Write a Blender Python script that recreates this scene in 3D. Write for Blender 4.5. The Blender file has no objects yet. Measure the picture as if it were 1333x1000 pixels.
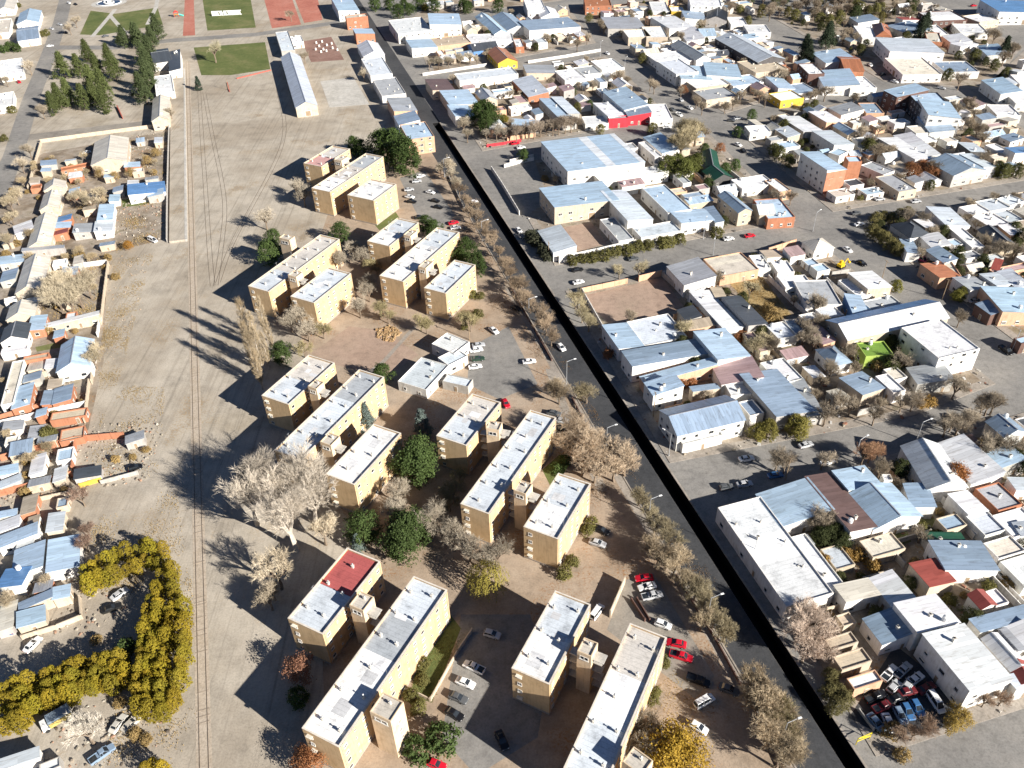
import bpy, math, random
from mathutils import Vector, Matrix
R = math.radians
random.seed(7)
SC = bpy.context.scene
COL = SC.collection
# ------------------------------------------------------------------ camera, sky, sun, exposure
CAM_H, F_PX, PITCH, ROLL = 155.0, 1072.14, R(38.3343), R(-1.8649)
fw = Vector((0, math.cos(PITCH), -math.sin(PITCH)))
r0 = Vector((1, 0, 0)); u0 = r0.cross(fw)
rt = r0 * math.cos(ROLL) + u0 * math.sin(ROLL)
up = -r0 * math.sin(ROLL) + u0 * math.cos(ROLL)
cd = bpy.data.cameras.new('camera'); cam = bpy.data.objects.new('camera', cd); COL.objects.link(cam)
cd.sensor_width = 36.0; cd.lens = 36.0 * F_PX / 1333.0; cd.clip_start = 1.0; cd.clip_end = 9000
cam.matrix_world = Matrix(((rt.x, up.x, -fw.x, 0), (rt.y, up.y, -fw.y, 0), (rt.z, up.z, -fw.z, CAM_H), (0, 0, 0, 1)))
SC.camera = cam
SUN_AZ, SUN_EL = R(127), R(25.0)          # azimuth clockwise from +Y
W = bpy.data.worlds.new('World'); SC.world = W; W.use_nodes = True
nt = W.node_tree; bg = nt.nodes['Background']
sky = nt.nodes.new('ShaderNodeTexSky'); sky.sky_type = 'NISHITA'; sky.sun_disc = False
sky.sun_elevation = SUN_EL; sky.sun_rotation = SUN_AZ; sky.altitude = 1000; sky.air_density = 0.5; sky.dust_density = 0.05; sky.ozone_density = 2.0
nt.links.new(sky.outputs[0], bg.inputs[0]); bg.inputs[1].default_value = 0.05
sl = bpy.data.lights.new('sun', 'SUN'); sun = bpy.data.objects.new('sun', sl); COL.objects.link(sun)
sl.energy = 5.0; sl.angle = R(0.5); sl.color = (1.0, 0.945, 0.865)
sd = Vector((math.sin(SUN_AZ) * math.cos(SUN_EL), math.cos(SUN_AZ) * math.cos(SUN_EL), math.sin(SUN_EL)))
sun.rotation_euler = sd.to_track_quat('Z', 'Y').to_euler(); sun.location = (300, -200, 300)
SC.view_settings.view_transform = 'Standard'; SC.view_settings.look = 'None'
SC.view_settings.exposure = 1.15; SC.view_settings.gamma = 1.0
SC.cycles.max_bounces = 5; SC.cycles.diffuse_bounces = 3; SC.cycles.glossy_bounces = 2; SC.cycles.transparent_max_bounces = 6

# ------------------------------------------------------------------ helpers
def P(x, y, z=0.0):
    """survey: where the sight line through a point of the photograph meets the level z (metres)"""
    d = fw + rt * ((x - 666.5) / F_PX) - up * ((y - 500.0) / F_PX)
    t = (z - CAM_H) / d.z
    return Vector((d.x * t, d.y * t, z))
def Z(rc, x, y):                       # survey sheet (row, column) enlarged four times -> photograph
    if rc == 'pp': return x, y
    return int(rc[1]) * 333.3 + x / 4.0, int(rc[0]) * 250.0 + y / 4.0
def PZ(rc, x, y, z=0.0): return P(*Z(rc, x, y), z)
def photo(v):
    q = v - Vector((0, 0, CAM_H)); w = q.dot(fw)
    return 666.5 + F_PX * q.dot(rt) / w, 500 - F_PX * q.dot(up) / w
def inset_view(v, m=40):
    x, y = photo(v); return -m < x < 1333 + m and -m < y < 1000 + m

class MB:
    def __init__(s): s.v, s.f, s.m = [], [], []
    def add(s, vs, fs, mi=0):
        o = len(s.v); s.v += [tuple(p) for p in vs]
        s.f += [tuple(i + o for i in f) for f in fs]; s.m += [mi] * len(fs); return s
    def box(s, cx, cy, z0, sx, sy, sz, mi=0, top=1.0, rz=0.0):
        c, sn = math.cos(rz), math.sin(rz); vs = []
        for z, k in ((z0, 1.0), (z0 + sz, top)):
            for a, b in ((-1, -1), (1, -1), (1, 1), (-1, 1)):
                x, y = a * sx / 2 * k, b * sy / 2 * k
                vs.append((cx + x * c - y * sn, cy + x * sn + y * c, z))
        return s.add(vs, [(3, 2, 1, 0), (4, 5, 6, 7), (0, 1, 5, 4), (1, 2, 6, 5), (2, 3, 7, 6), (3, 0, 4, 7)], mi)
    def tube(s, a, b, ra, rb, n=5, mi=0, cap=False):
        a, b = Vector(a), Vector(b); d = (b - a)
        if d.length < 1e-5: return s
        d.normalize(); x = d.orthogonal().normalized(); y = d.cross(x)
        vs = []
        for p, r in ((a, ra), (b, rb)):
            for i in range(n):
                t = 2 * math.pi * i / n; vs.append(p + x * (r * math.cos(t)) + y * (r * math.sin(t)))
        fs = [(i, (i + 1) % n, n + (i + 1) % n, n + i) for i in range(n)]
        if cap: fs += [tuple(range(n, 2 * n)), tuple(range(n - 1, -1, -1))]
        return s.add(vs, fs, mi)
    def twig(s, a, b, r):
        a, b = Vector(a), Vector(b); d = b - a
        x = d.orthogonal().normalized(); y = d.normalized().cross(x)
        vs = [a + x * r, a - x * r * .5 + y * r * .87, a - x * r * .5 - y * r * .87, b]
        return s.add(vs, [(0, 1, 3), (1, 2, 3), (2, 0, 3)])
    def quad(s, c, n, w, h, rnd):
        n = n.normalized(); x = n.orthogonal().normalized(); y = n.cross(x)
        t = rnd.random() * 6.283; a, b = x * math.cos(t) + y * math.sin(t), y * math.cos(t) - x * math.sin(t)
        return s.add([c - a * w, c - b * h, c + a * w, c + b * h], [(0, 1, 2, 3)])
    def loft(s, secs, mi=0):
        n = len(secs[0]); vs = [p for q in secs for p in q]; fs = []
        for k in range(len(secs) - 1):
            for i in range(n):
                j = (i + 1) % n; fs.append((k * n + i, k * n + j, (k + 1) * n + j, (k + 1) * n + i))
        fs += [tuple(range(n - 1, -1, -1)), tuple((len(secs) - 1) * n + i for i in range(n))]
        return s.add(vs, fs, mi)
    def mesh(s, name, mats, smooth=False):
        me = bpy.data.meshes.new(name); me.from_pydata(s.v, [], s.f)
        for m in (mats if isinstance(mats, (list, tuple)) else [mats]): me.materials.append(m)
        if any(s.m): me.polygons.foreach_set('material_index', s.m)
        if smooth: me.polygons.foreach_set('use_smooth', [True] * len(s.f))
        me.update(); return me

def ob(name, me, parent=None, loc=(0, 0, 0), rz=0.0, scale=None, color=None):
    o = bpy.data.objects.new(name, me); COL.objects.link(o)
    o.location = loc; o.rotation_euler = (0, 0, rz)
    if scale is not None: o.scale = scale
    if color is not None: o.color = (*color[:3], 1)
    if parent is not None: o.parent = parent
    return o
def tag(o, label=None, cat=None, group=None, kind=None):
    if label: o['label'] = label
    if cat: o['category'] = cat
    if group: o['group'] = group
    if kind: o['kind'] = kind
    return o
LABELS = {}
def finish_labels():
    """look-alikes that still share a label share a group as well"""
    for lab, os_ in LABELS.items():
        if len(os_) > 1:
            for o in os_: o['group'] = 'look-alikes: ' + lab
def thing(name, loc, rz, label, cat, group=None, color=None):
    if label in LABELS and ' by the ' in label:
        l1 = near(Vector(loc[:3]), 1); alt = label + ' towards the ' + l1
        if len(alt.split()) <= 16: label = alt
    o = ob(name, None, None, loc, rz, None, color); o.empty_display_size = .5
    LABELS.setdefault(label, []).append(o)
    return tag(o, label, cat, group, 'thing')

# landmarks the descriptions lean on (photograph point, words)
LM = [(145,200,'cream gabled warehouse by the old station'),(200,150,'old station house'),(105,90,'pine-planted station square'),(30,70,'street of white cottages'),
 (60,290,'cream railway cottages'),(90,370,'ruined concrete enclosure'),(100,475,'blue gabled house by the track'),(60,570,'orange brick yards'),(85,715,'pale blue roof beside the golden hedge'),
 (65,800,'blue patio house by the golden hedge'),(90,940,'derelict blue truck'),(300,20,'lawn with white letters'),(385,110,'long railway goods shed'),(425,65,'red paved garden'),
 (445,122,'bare concrete slab'),(515,110,'shop row beside the canal street'),(455,225,'three far flats at the dead end'),(400,330,'flats beside the poplars'),(470,440,'bare courtyard of the flats'),
 (570,470,'white flat pavilion'),(430,530,'flats facing the big bare tree'),(370,660,'big bare tree'),(440,770,'half red roof'),(500,870,'longest flats with striped roof'),(635,750,'weeping willow'),
 (630,890,'flats car park'),(790,920,'flats with the blinding white roof'),(885,965,'yellow autumn tree'),(836,770,'red car rank'),(720,660,'flats beside the olive hedge'),(650,580,'flats with the dark courtyard'),
 (560,350,'flats beside the avenue evergreens'),(645,460,'pavilion car park'),(780,215,'blue striped market hall'),(680,235,'walled market car park'),(845,275,'long white market annexe'),(820,390,'walled bare dirt lot'),
 (815,160,'red shop front'),(930,215,'green roofed bungalow'),(1145,470,'lime green house'),(1150,415,'long blue gabled hall'),(1230,455,'white three-storey house'),(1180,920,'used-car yard'),
 (1255,850,'white hall by the car yard'),(1095,665,'brown roofed hall'),(910,545,'grey hall on the canal corner'),(1020,710,'white terrace by the canal'),(965,485,'pink roofed shed'),(1180,130,'brick corner block with blue roof'),
 (1075,225,'brick-ended flats'),(1260,215,'grey sign-fronted hall'),(1110,85,'orange gabled house'),(1030,125,'yellow fronted house'),(1080,20,'wooded park'),(935,20,'black roofed house'),(1225,355,'red roofed bungalow'),
 (1185,300,'dark hip-roofed house'),(1310,400,'peach walled house'),(1295,780,'small red and white house'),(1235,715,'dark green shelter'),(985,385,'overgrown dry lot'),(1320,60,'big blue shed by the park'),
 (790,55,'avenue crossing'),(640,130,'pine yard behind the avenue'),(600,40,'white villas by the canal bridge'),(1090,800,'cream yard houses by the canal'),(1250,620,'rust-leaved tree'),(900,40,'white flats beyond the avenue'),(970,90,'grey gable workshop')]
LMW = [(P(a, b), c) for a, b, c in LM]
def near(v, rank=0):
    return sorted(LMW, key=lambda q: (q[0].xy - v.xy).length)[rank][1]

# ------------------------------------------------------------------ materials
def mat(name, rough=.8, metal=0.0, spec=.3):
    m = bpy.data.materials.new(name); m.use_nodes = True
    b = m.node_tree.nodes['Principled BSDF']; b.inputs['Roughness'].default_value = rough
    b.inputs['Metallic'].default_value = metal; b.inputs['Specular IOR Level'].default_value = spec
    return m, m.node_tree, b
def N(t, typ, **kw):
    n = t.nodes.new(typ)
    for k, v in kw.items():
        if k in n.inputs: n.inputs[k].default_value = v
        else: setattr(n, k, v)
    return n
def noise(t, co, scale, detail=4, rough=.6):
    n = N(t, 'ShaderNodeTexNoise', Scale=scale, Detail=detail, Roughness=rough)
    if co is not None: t.links.new(co, n.inputs['Vector'])
    return n.outputs['Fac']
def ramp(t, fac, stops):
    r = t.nodes.new('ShaderNodeValToRGB'); e = r.color_ramp.elements
    while len(e) < len(stops): e.new(.5)
    for i, (p, c) in enumerate(stops):
        e[i].position = p; e[i].color = (*c, 1) if len(c) == 3 else c
    t.links.new(fac, r.inputs[0]); return r.outputs[0]
def mix(t, fac, a, b, mode='MIX'):
    n = t.nodes.new('ShaderNodeMix'); n.data_type = 'RGBA'; n.blend_type = mode
    for s, i in ((fac, 0), (a, 6), (b, 7)):
        if isinstance(s, (int, float)): n.inputs[i].default_value = s
        elif isinstance(s, tuple): n.inputs[i].default_value = (*s[:3], 1)
        else: t.links.new(s, n.inputs[i])
    return n.outputs[2]
def g3(v): return (v, v, v)
def bump(t, b, h, strength, dist=.1):
    n = N(t, 'ShaderNodeBump', Strength=strength, Distance=dist)
    t.links.new(h, n.inputs['Height']); t.links.new(n.outputs[0], b.inputs['Normal'])
def coords(t, which='Object'):
    return t.nodes.new('ShaderNodeTexCoord').outputs[which]
def world_pos(t): return t.nodes.new('ShaderNodeNewGeometry').outputs['Position']
def link(t, a, b): t.links.new(a, b)

def surf(name, stops, s1, s2, rough=.9, dark=None, litter=None, fine=2.2):
    """ground-like surface: broad patches, middle mottling, fine grain"""
    m, t, b = mat(name, rough, spec=.15); co = world_pos(t)
    c = ramp(t, noise(t, co, s1, 5, .62), stops)
    c = mix(t, .55, c, ramp(t, noise(t, co, s2, 6, .7), [(.25, g3(.42)), (.5, g3(1.0)), (.8, g3(1.35))]), 'MULTIPLY')
    c = mix(t, .5, c, ramp(t, noise(t, co, fine, 3, .7), [(.2, g3(.45)), (.5, g3(1.0)), (.85, g3(1.4))]), 'MULTIPLY')
    if dark:
        c = mix(t, ramp(t, noise(t, co, dark[0], 6, .65), [(dark[1], g3(0)), (dark[1] + .08, g3(1))]), c, dark[2])
    if litter:
        n1 = ramp(t, noise(t, co, litter[0], 4, .6), [(litter[1], g3(0)), (litter[1] + .12, g3(1))])
        n2 = ramp(t, noise(t, co, 1.6, 4, .75), [(.5, g3(0)), (.6, g3(1))])
        c = mix(t, mix(t, 1.0, n1, n2, 'MULTIPLY'), c, litter[2])
    if name == 'dirt':
        mp = N(t, 'ShaderNodeMapping'); link(t, co, mp.inputs[0]); mp.inputs['Rotation'].default_value = (0, 0, R(-16.5)); mp.inputs['Scale'].default_value = (.9, .012, 1)
        c = mix(t, .6, c, ramp(t, noise(t, mp.outputs[0], 1.0, 5, .7), [(.32, g3(.60)), (.47, g3(1.0)), (.72, g3(1.14))]), 'MULTIPLY')
    link(t, c, b.inputs['Base Color']); bump(t, b, noise(t, co, 3.0, 4, .7), .35, .15)
    return m
M = {}
M['dirt'] = surf('dirt', [(.28, (.29, .245, .19)), (.44, (.345, .30, .24)), (.56, (.42, .375, .31)), (.72, (.32, .275, .21))], .02, .13, dark=(.045, .62, (.265, .225, .175)), litter=(.045, .56, (.33, .235, .13)))
M['yard'] = surf('yard', [(.3, (.16, .125, .09)), (.45, (.25, .205, .155)), (.56, (.33, .285, .235)), (.72, (.18, .155, .09))], .09, .35, dark=(.14, .60, (.13, .115, .075)), litter=(.1, .55, (.30, .17, .08)))
M['flats_ground'] = surf('flats_ground', [(.3, (.27, .205, .145)), (.5, (.35, .275, .205)), (.7, (.40, .325, .25))], .05, .3, litter=(.07, .50, (.27, .145, .065)), dark=(.08, .64, (.19, .145, .10)))
M['courtyard'] = surf('courtyard', [(.3, (.30, .215, .165)), (.5, (.36, .265, .205)), (.7, (.33, .25, .19))], .06, .4)
M['asphalt'] = surf('asphalt', [(.3, (.18, .172, .16)), (.5, (.23, .22, .205)), (.7, (.29, .272, .245))], .05, .5, dark=(.12, .66, (.15, .145, .137)))
M['asphalt_dark'] = surf('asphalt_dark', [(.3, (.042, .044, .048)), (.5, (.056, .058, .062)), (.7, (.068, .069, .072))], .06, .6, dark=(.2, .66, (.034, .036, .040)))
M['dusty_road'] = surf('dusty_road', [(.3, (.21, .19, .165)), (.5, (.27, .245, .21)), (.7, (.32, .285, .24))], .04, .3)
M['pavement'] = surf('pavement', [(.3, (.23, .20, .17)), (.5, (.31, .275, .235)), (.7, (.37, .33, .285))], .12, .7, dark=(.3, .62, (.21, .18, .14)))
M['concrete'] = surf('concrete', [(.3, (.38, .365, .33)), (.5, (.46, .44, .40)), (.7, (.51, .49, .45))], .12, .5, dark=(.2, .68, (.33, .31, .28)))
M['lawn'] = surf('lawn', [(.3, (.085, .11, .035)), (.5, (.12, .14, .048)), (.7, (.19, .18, .08))], .07, .5)
M['dry_grass'] = surf('dry_grass', [(.3, (.26, .19, .09)), (.5, (.34, .25, .12)), (.7, (.24, .19, .10))], .15, .8)
M['clay'] = surf('clay', [(.3, (.36, .13, .095)), (.5, (.42, .165, .12)), (.7, (.46, .21, .16))], .06, .5)
M['clay_dull'] = surf('clay_dull', [(.3, (.20, .115, .095)), (.5, (.25, .15, .12)), (.7, (.29, .19, .155))], .06, .5)
M['ballast'] = surf('ballast', [(.3, (.38, .315, .24)), (.6, (.44, .375, .30))], .3, 1.5)

def plain(name, col, rough=.6, metal=0.0, spec=.4, var=.12, sc=1.2):
    m, t, b = mat(name, rough, metal, spec)
    c = mix(t, 1.0, col, ramp(t, noise(t, world_pos(t), sc, 4, .65), [(.3, g3(1 - var * 2)), (.65, g3(1 + var))]), 'MULTIPLY')
    link(t, c, b.inputs['Base Color']); return m
def tinted(name, rough, metal, spec, kind):
    """surface whose own colour comes from the object it is on"""
    m, t, b = mat(name, rough, metal, spec)
    oi = t.nodes.new('ShaderNodeObjectInfo'); co = coords(t); col = oi.outputs['Color']
    if kind == 'sheet':      # sheet roofing: lapped sheets of slightly unequal age, rust and grime streaks down the fall
        bt = N(t, 'ShaderNodeTexBrick', Scale=1.0); bt.offset = .5
        for k, v in (('Brick Width', 7.0), ('Row Height', 1.02), ('Mortar Size', .035), ('Mortar Smooth', .3), ('Bias', 0.0)): bt.inputs[k].default_value = v
        bt.inputs['Color1'].default_value = (*g3(.80), 1); bt.inputs['Color2'].default_value = (*g3(1.12), 1); bt.inputs['Mortar'].default_value = (*g3(.66), 1)
        mp = N(t, 'ShaderNodeMapping', vector_type='POINT'); link(t, co, mp.inputs[0]); mp.inputs['Rotation'].default_value = (0, 0, R(90)); link(t, mp.outputs[0], bt.inputs[0])
        c = mix(t, .8, col, bt.outputs['Color'], 'MULTIPLY')
        mp2 = N(t, 'ShaderNodeMapping'); link(t, co, mp2.inputs[0]); mp2.inputs['Scale'].default_value = (1.6, .22, .5)
        ad = N(t, 'ShaderNodeVectorMath', operation='ADD'); link(t, mp2.outputs[0], ad.inputs[0]); link(t, oi.outputs['Random'], ad.inputs[1])
        c = mix(t, .75, c, ramp(t, noise(t, ad.outputs[0], 1.0, 6, .7), [(.28, (.50, .44, .38)), (.48, g3(1.0)), (.75, g3(1.12))]), 'MULTIPLY')
        wv = N(t, 'ShaderNodeTexWave', Scale=2.2); wv.bands_direction = 'X'; link(t, co, wv.inputs[0]); bump(t, b, wv.outputs['Fac'], .25, .05)
    elif kind == 'membrane': # flat roof sheets: ponding marks, patches, seams
        c = mix(t, .8, col, ramp(t, noise(t, world_pos(t), .35, 6, .68), [(.25, (.42, .42, .43)), (.46, g3(.95)), (.72, g3(1.12))]), 'MULTIPLY')
        c = mix(t, .55, c, ramp(t, noise(t, world_pos(t), 2.4, 4, .7), [(.3, g3(.62)), (.5, g3(1.0)), (.8, g3(1.15))]), 'MULTIPLY')
        wv = N(t, 'ShaderNodeTexWave', Scale=.31); wv.bands_direction = 'X'; link(t, co, wv.inputs[0])
        c = mix(t, .35, c, ramp(t, wv.outputs['Fac'], [(.02, g3(.55)), (.07, g3(1.0))]), 'MULTIPLY')
    elif kind == 'plaster':
        c = mix(t, .7, col, ramp(t, noise(t, world_pos(t), .5, 6, .7), [(.25, (.62, .58, .52)), (.5, g3(1.0)), (.78, g3(1.1))]), 'MULTIPLY')
        sx = t.nodes.new('ShaderNodeMapping'); link(t, world_pos(t), sx.inputs[0]); sx.inputs['Scale'].default_value = (2.2, 2.2, .18)
        c = mix(t, .5, c, ramp(t, noise(t, sx.outputs[0], 1.0, 5, .7), [(.3, (.62, .58, .54)), (.52, g3(1.0))]), 'MULTIPLY')
    elif kind == 'paint':
        c = col
    else:                    # foliage, bark
        rn = ramp(t, oi.outputs['Random'], [(0, g3(.82)), (1, g3(1.15))])
        c = mix(t, 1.0, col, rn, 'MULTIPLY')
        c = mix(t, .75, c, ramp(t, noise(t, co, 1.3 if kind == 'leaf' else 2.0, 4, .7), [(.25, g3(.5)), (.5, g3(1.0)), (.78, g3(1.35))]), 'MULTIPLY')
    link(t, c, b.inputs['Base Color'])
    if kind == 'leaf':
        tr = t.nodes.new('ShaderNodeBsdfTranslucent'); link(t, c, tr.inputs[0])
        ms = t.nodes.new('ShaderNodeMixShader'); ms.inputs[0].default_value = .25
        link(t, b.outputs[0], ms.inputs[1]); link(t, tr.outputs[0], ms.inputs[2]); link(t, ms.outputs[0], t.nodes['Material Output'].inputs[0])
    return m
M['sheet'] = tinted('sheet_roofing', .42, .15, .5, 'sheet')
M['membrane'] = tinted('roof_membrane', .75, 0, .3, 'membrane')
M['plaster'] = tinted('plaster', .88, 0, .2, 'plaster')
M['paint'] = tinted('car_paint', .28, .1, .5, 'paint'); M['matt'] = tinted('painted_matt', .6, 0, .3, 'paint')
M['leaf'] = tinted('foliage', .75, 0, .2, 'leaf'); M['twig'] = tinted('twig', .9, 0, .1, 'twig'); M['bark'] = tinted('bark', .95, 0, .1, 'bark')
M['glass'] = plain('window_glass', (.025, .03, .036), .08, 0, .6, .2)
M['frame'] = plain('window_frame', (.62, .60, .56), .6); M['shutter'] = plain('shutter', (.68, .64, .55), .7)
M['dark'] = plain('dark_opening', (.02, .02, .022), .9); M['rubber'] = plain('rubber', (.02, .02, .02), .85)
M['chrome'] = plain('lamp_glass', (.7, .7, .68), .2); M['red_lens'] = plain('red_lens', (.35, .02, .02), .3)
M['rail'] = plain('rail_steel', (.19, .15, .115), .6, .2); M['sleeper'] = plain('sleeper_wood', (.31, .255, .20), .9)
M['galv'] = plain('galvanised_steel', (.50, .51, .52), .45, .5); M['timber'] = plain('timber', (.30, .22, .14), .85)
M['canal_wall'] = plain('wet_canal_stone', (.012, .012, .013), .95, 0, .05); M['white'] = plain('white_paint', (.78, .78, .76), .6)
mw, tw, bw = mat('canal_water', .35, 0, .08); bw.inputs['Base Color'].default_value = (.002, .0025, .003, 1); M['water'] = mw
M['vent'] = plain('vent_render', (.66, .62, .54), .85); M['junk'] = tinted('junk', .7, 0, .3, 'paint')

ROOF = {'w': ((.74, .75, .76), 'white'), 'c': ((.66, .61, .52), 'cream'), 'b': ((.42, .55, .68), 'pale blue'), 'B': ((.13, .27, .50), 'blue'), 'n': ((.27, .35, .45), 'grey-blue'),  # pale bluish tones carry the sky that galvanised sheet reflects, put into the colour
        'g': ((.38, .40, .42), 'grey'), 'd': ((.075, .085, .10), 'dark slate'), 'k': ((.022, .023, .026), 'black'), 'r': ((.34, .085, .065), 'red'), 'o': ((.42, .17, .085), 'orange'),
        'p': ((.44, .31, .31), 'pinkish'), 'm': ((.16, .105, .095), 'brown'), 'v': ((.20, .34, .06), 'green'), 'V': ((.02, .085, .05), 'dark green'), 't': ((.50, .42, .32), 'tan'),
        'l': ((.58, .63, .68), 'silver')}
WALL = {'w': ((.74, .72, .68), 'white'), 'c': ((.52, .44, .34), 'cream'), 'g': ((.42, .40, .37), 'grey'), 'o': ((.43, .19, .11), 'orange brick'), 'p': ((.60, .38, .25), 'peach'),
        'y': ((.68, .45, .07), 'yellow'), 'r': ((.50, .045, .06), 'red'), 'v': ((.34, .45, .10), 'lime green'), 'b': ((.14, .085, .07), 'brown brick'), 'd': ((.09, .085, .085), 'dark'), 'B': ((.12, .25, .50), 'blue')}

# ------------------------------------------------------------------ ground, canal, roads
ca, cb = P(652, 300), P(1100, 1000)             # left lip of the canal
cdir = (cb - ca).normalized(); cnor = Vector((-cdir.y, cdir.x, 0))
if cnor.x < 0: cnor = -cnor
CW = 3.6
def C(s, t, z=0): v = ca + cdir * s + cnor * t; return (v.x, v.y, z)
s_top = -122.0; s_bot = (cb - ca).length + 120
mb = MB(); S_ = (-3000, s_top, s_bot, 1500); T_ = (-2500, 0, CW, 2500)
for i in range(3):
    for j in range(3):
        if i == 1 and j == 1: continue
        mb.add([C(S_[i], T_[j]), C(S_[i], T_[j + 1]), C(S_[i + 1], T_[j + 1]), C(S_[i + 1], T_[j])], [(0, 1, 2, 3)])
tag(ob('ground', mb.mesh('ground', M['dirt'])), kind='structure', label='pale tan bare dirt ground of the town and railway land')
mb = MB()
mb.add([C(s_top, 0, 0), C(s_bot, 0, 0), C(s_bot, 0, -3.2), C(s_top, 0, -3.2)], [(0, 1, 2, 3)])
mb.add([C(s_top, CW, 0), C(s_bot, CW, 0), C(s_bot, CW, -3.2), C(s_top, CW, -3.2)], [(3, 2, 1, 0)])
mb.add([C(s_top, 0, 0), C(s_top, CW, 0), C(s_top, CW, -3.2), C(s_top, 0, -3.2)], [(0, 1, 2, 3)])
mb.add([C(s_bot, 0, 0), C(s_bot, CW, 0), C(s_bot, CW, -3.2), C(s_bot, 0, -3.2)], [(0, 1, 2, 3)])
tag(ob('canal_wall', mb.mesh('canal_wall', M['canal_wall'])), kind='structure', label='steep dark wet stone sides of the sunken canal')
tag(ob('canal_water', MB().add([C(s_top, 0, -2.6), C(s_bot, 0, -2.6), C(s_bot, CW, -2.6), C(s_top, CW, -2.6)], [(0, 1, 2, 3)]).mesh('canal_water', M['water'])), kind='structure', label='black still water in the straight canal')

def sheet(name, pts, z, m, label, thick=0.0):
    """flat piece of the setting from ground points; thick > 0 gives it a kerb edge down to the ground"""
    n = len(pts); mb = MB(); a = sum((pts[i].x * pts[(i + 1) % n].y - pts[(i + 1) % n].x * pts[i].y) for i in range(n))
    if a < 0: pts = pts[::-1]
    mb.add([(p.x, p.y, z) for p in pts], [tuple(range(n))])
    if thick:
        mb.add([(p.x, p.y, z) for p in pts] + [(p.x, p.y, z - thick) for p in pts], [(i + n, (i + 1) % n + n, (i + 1) % n, i) for i in range(n)])
    return tag(ob(name, mb.mesh(name, M[m])), kind='structure', label=label)
def PP(*xy): return [P(xy[i], xy[i + 1]) for i in range(0, len(xy), 2)]
def V2(t): return Vector((t[0], t[1], 0))
def strip(pts, w):
    L, Rr = [], []
    for i, p in enumerate(pts):
        d = (pts[min(i + 1, len(pts) - 1)] - pts[max(i - 1, 0)]).normalized(); n = Vector((-d.y, d.x, 0))
        L.append(p + n * w / 2); Rr.append(p - n * w / 2)
    return L + Rr[::-1]
def inset(pts, d):
    n = len(pts); c = sum(pts, Vector()) / n; out = []
    a = sum((pts[i].x * pts[(i + 1) % n].y - pts[(i + 1) % n].x * pts[i].y) for i in range(n)); sg = 1 if a > 0 else -1
    for i in range(n):
        p, q, r = pts[i - 1], pts[i], pts[(i + 1) % n]
        e1, e2 = (q - p).normalized(), (r - q).normalized()
        n1, n2 = Vector((-e1.y, e1.x, 0)) * sg, Vector((-e2.y, e2.x, 0)) * sg
        b = (n1 + n2); b.normalize(); out.append(q + b * d / max(.4, b.dot(n1)))
    return out
# canal street (dark asphalt) beside the canal, and the town carriageways beyond it
STW = 8.6
sheet('canal_street', [V2(C(-420, -STW)), V2(C(-420, -.02)), V2(C(s_bot, -.02)), V2(C(s_bot, -STW))], .022, 'asphalt_dark', 'dark asphalt street running along the canal')
sheet('canal_street_kerb', [V2(C(-60, -STW - .35)), V2(C(-60, -STW)), V2(C(s_bot, -STW)), V2(C(s_bot, -STW - .35))], .14, 'pavement', 'pale kerb along the canal street', .15)
sheet('canal_coping', [V2(C(s_top, CW + .02)), V2(C(s_top, CW + .5)), V2(C(s_bot, CW + .5)), V2(C(s_bot, CW + .02))], .16, 'pavement', 'pale stone coping on the town bank of the canal', .17)
sheet('town_roads', [V2(C(-420, CW + .52)), V2(C(-420, 520)), V2(C(s_bot, 520)), V2(C(s_bot, CW + .52))], .004, 'asphalt', 'worn grey asphalt streets of the town grid')
BLOCKS = [ # city blocks: photograph corners of the kerb
 (648,216, 925,176, 1036,287, 722,346), (736,379, 1062,313, 1296,500, 1190,541, 872,603), (946,660, 1340,535, 1520,720, 1340,920, 1140,985),
 (1122,296, 1340,248, 1500,370, 1345,462), (952,165, 1140,124, 1262,128, 1400,205, 1345,233, 1084,276), (570,110, 788,73, 874,153, 628,197),
 (536,38, 738,8, 776,56, 560,96), (805,66, 965,40, 1100,98, 945,148), (754,14, 960,-18, 1000,20, 806,54), (1000,20, 1180,-10, 1330,60, 1290,118, 1150,106),
 (1340,60, 1500,120, 1420,190, 1275,120), (560,-10, 720,-30, 735,0, 535,28)]
KERB = ['block of the market hall', 'block of the walled dirt lot and lime green house', 'block of the car yard and brown roofed hall', 'block of the red roofed bungalow', 'block of the brick corner building and brick-ended flats',
        'block of the red shop front', 'block of the white villas', 'block of the grey gable workshop', 'block of the black roofed house', 'block of the wooded park', 'block beyond the wooded park', 'block beyond the white villas']
for b, kn in zip(BLOCKS, KERB):
    pts = PP(*b)
    sheet('pavement', pts, .13, 'pavement', 'pale kerbed pavement round the ' + kn, .14)
    sheet('yard_ground', inset(pts, 3.0), .136, 'yard', 'mottled yard soil inside the ' + kn)
sheet('market_car_park', PP(641,218, 694,205, 715,262, 681,283), .142, 'asphalt', 'pale grey asphalt of the walled market car park')
sheet('dirt_lot', PP(757,386, 862,362, 892,402, 795,425), .142, 'courtyard', 'bare reddish dirt of the empty walled lot')
sheet('market_yard', PP(730,297, 770,290, 790,318, 750,328), .142, 'courtyard', 'brown dirt yard behind the market annexe')
sheet('dry_lot', PP(950,370, 985,352, 1030,410, 1000,425), .142, 'dry_grass', 'dry overgrown grass lot between the houses')
sheet('car_yard', PP(1105,935, 1165,840, 1260,915, 1240,945, 1155,962), .142, 'asphalt_dark', 'dark asphalt floor of the used-car yard')  # floor takes the same dark asphalt as the canal street
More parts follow.
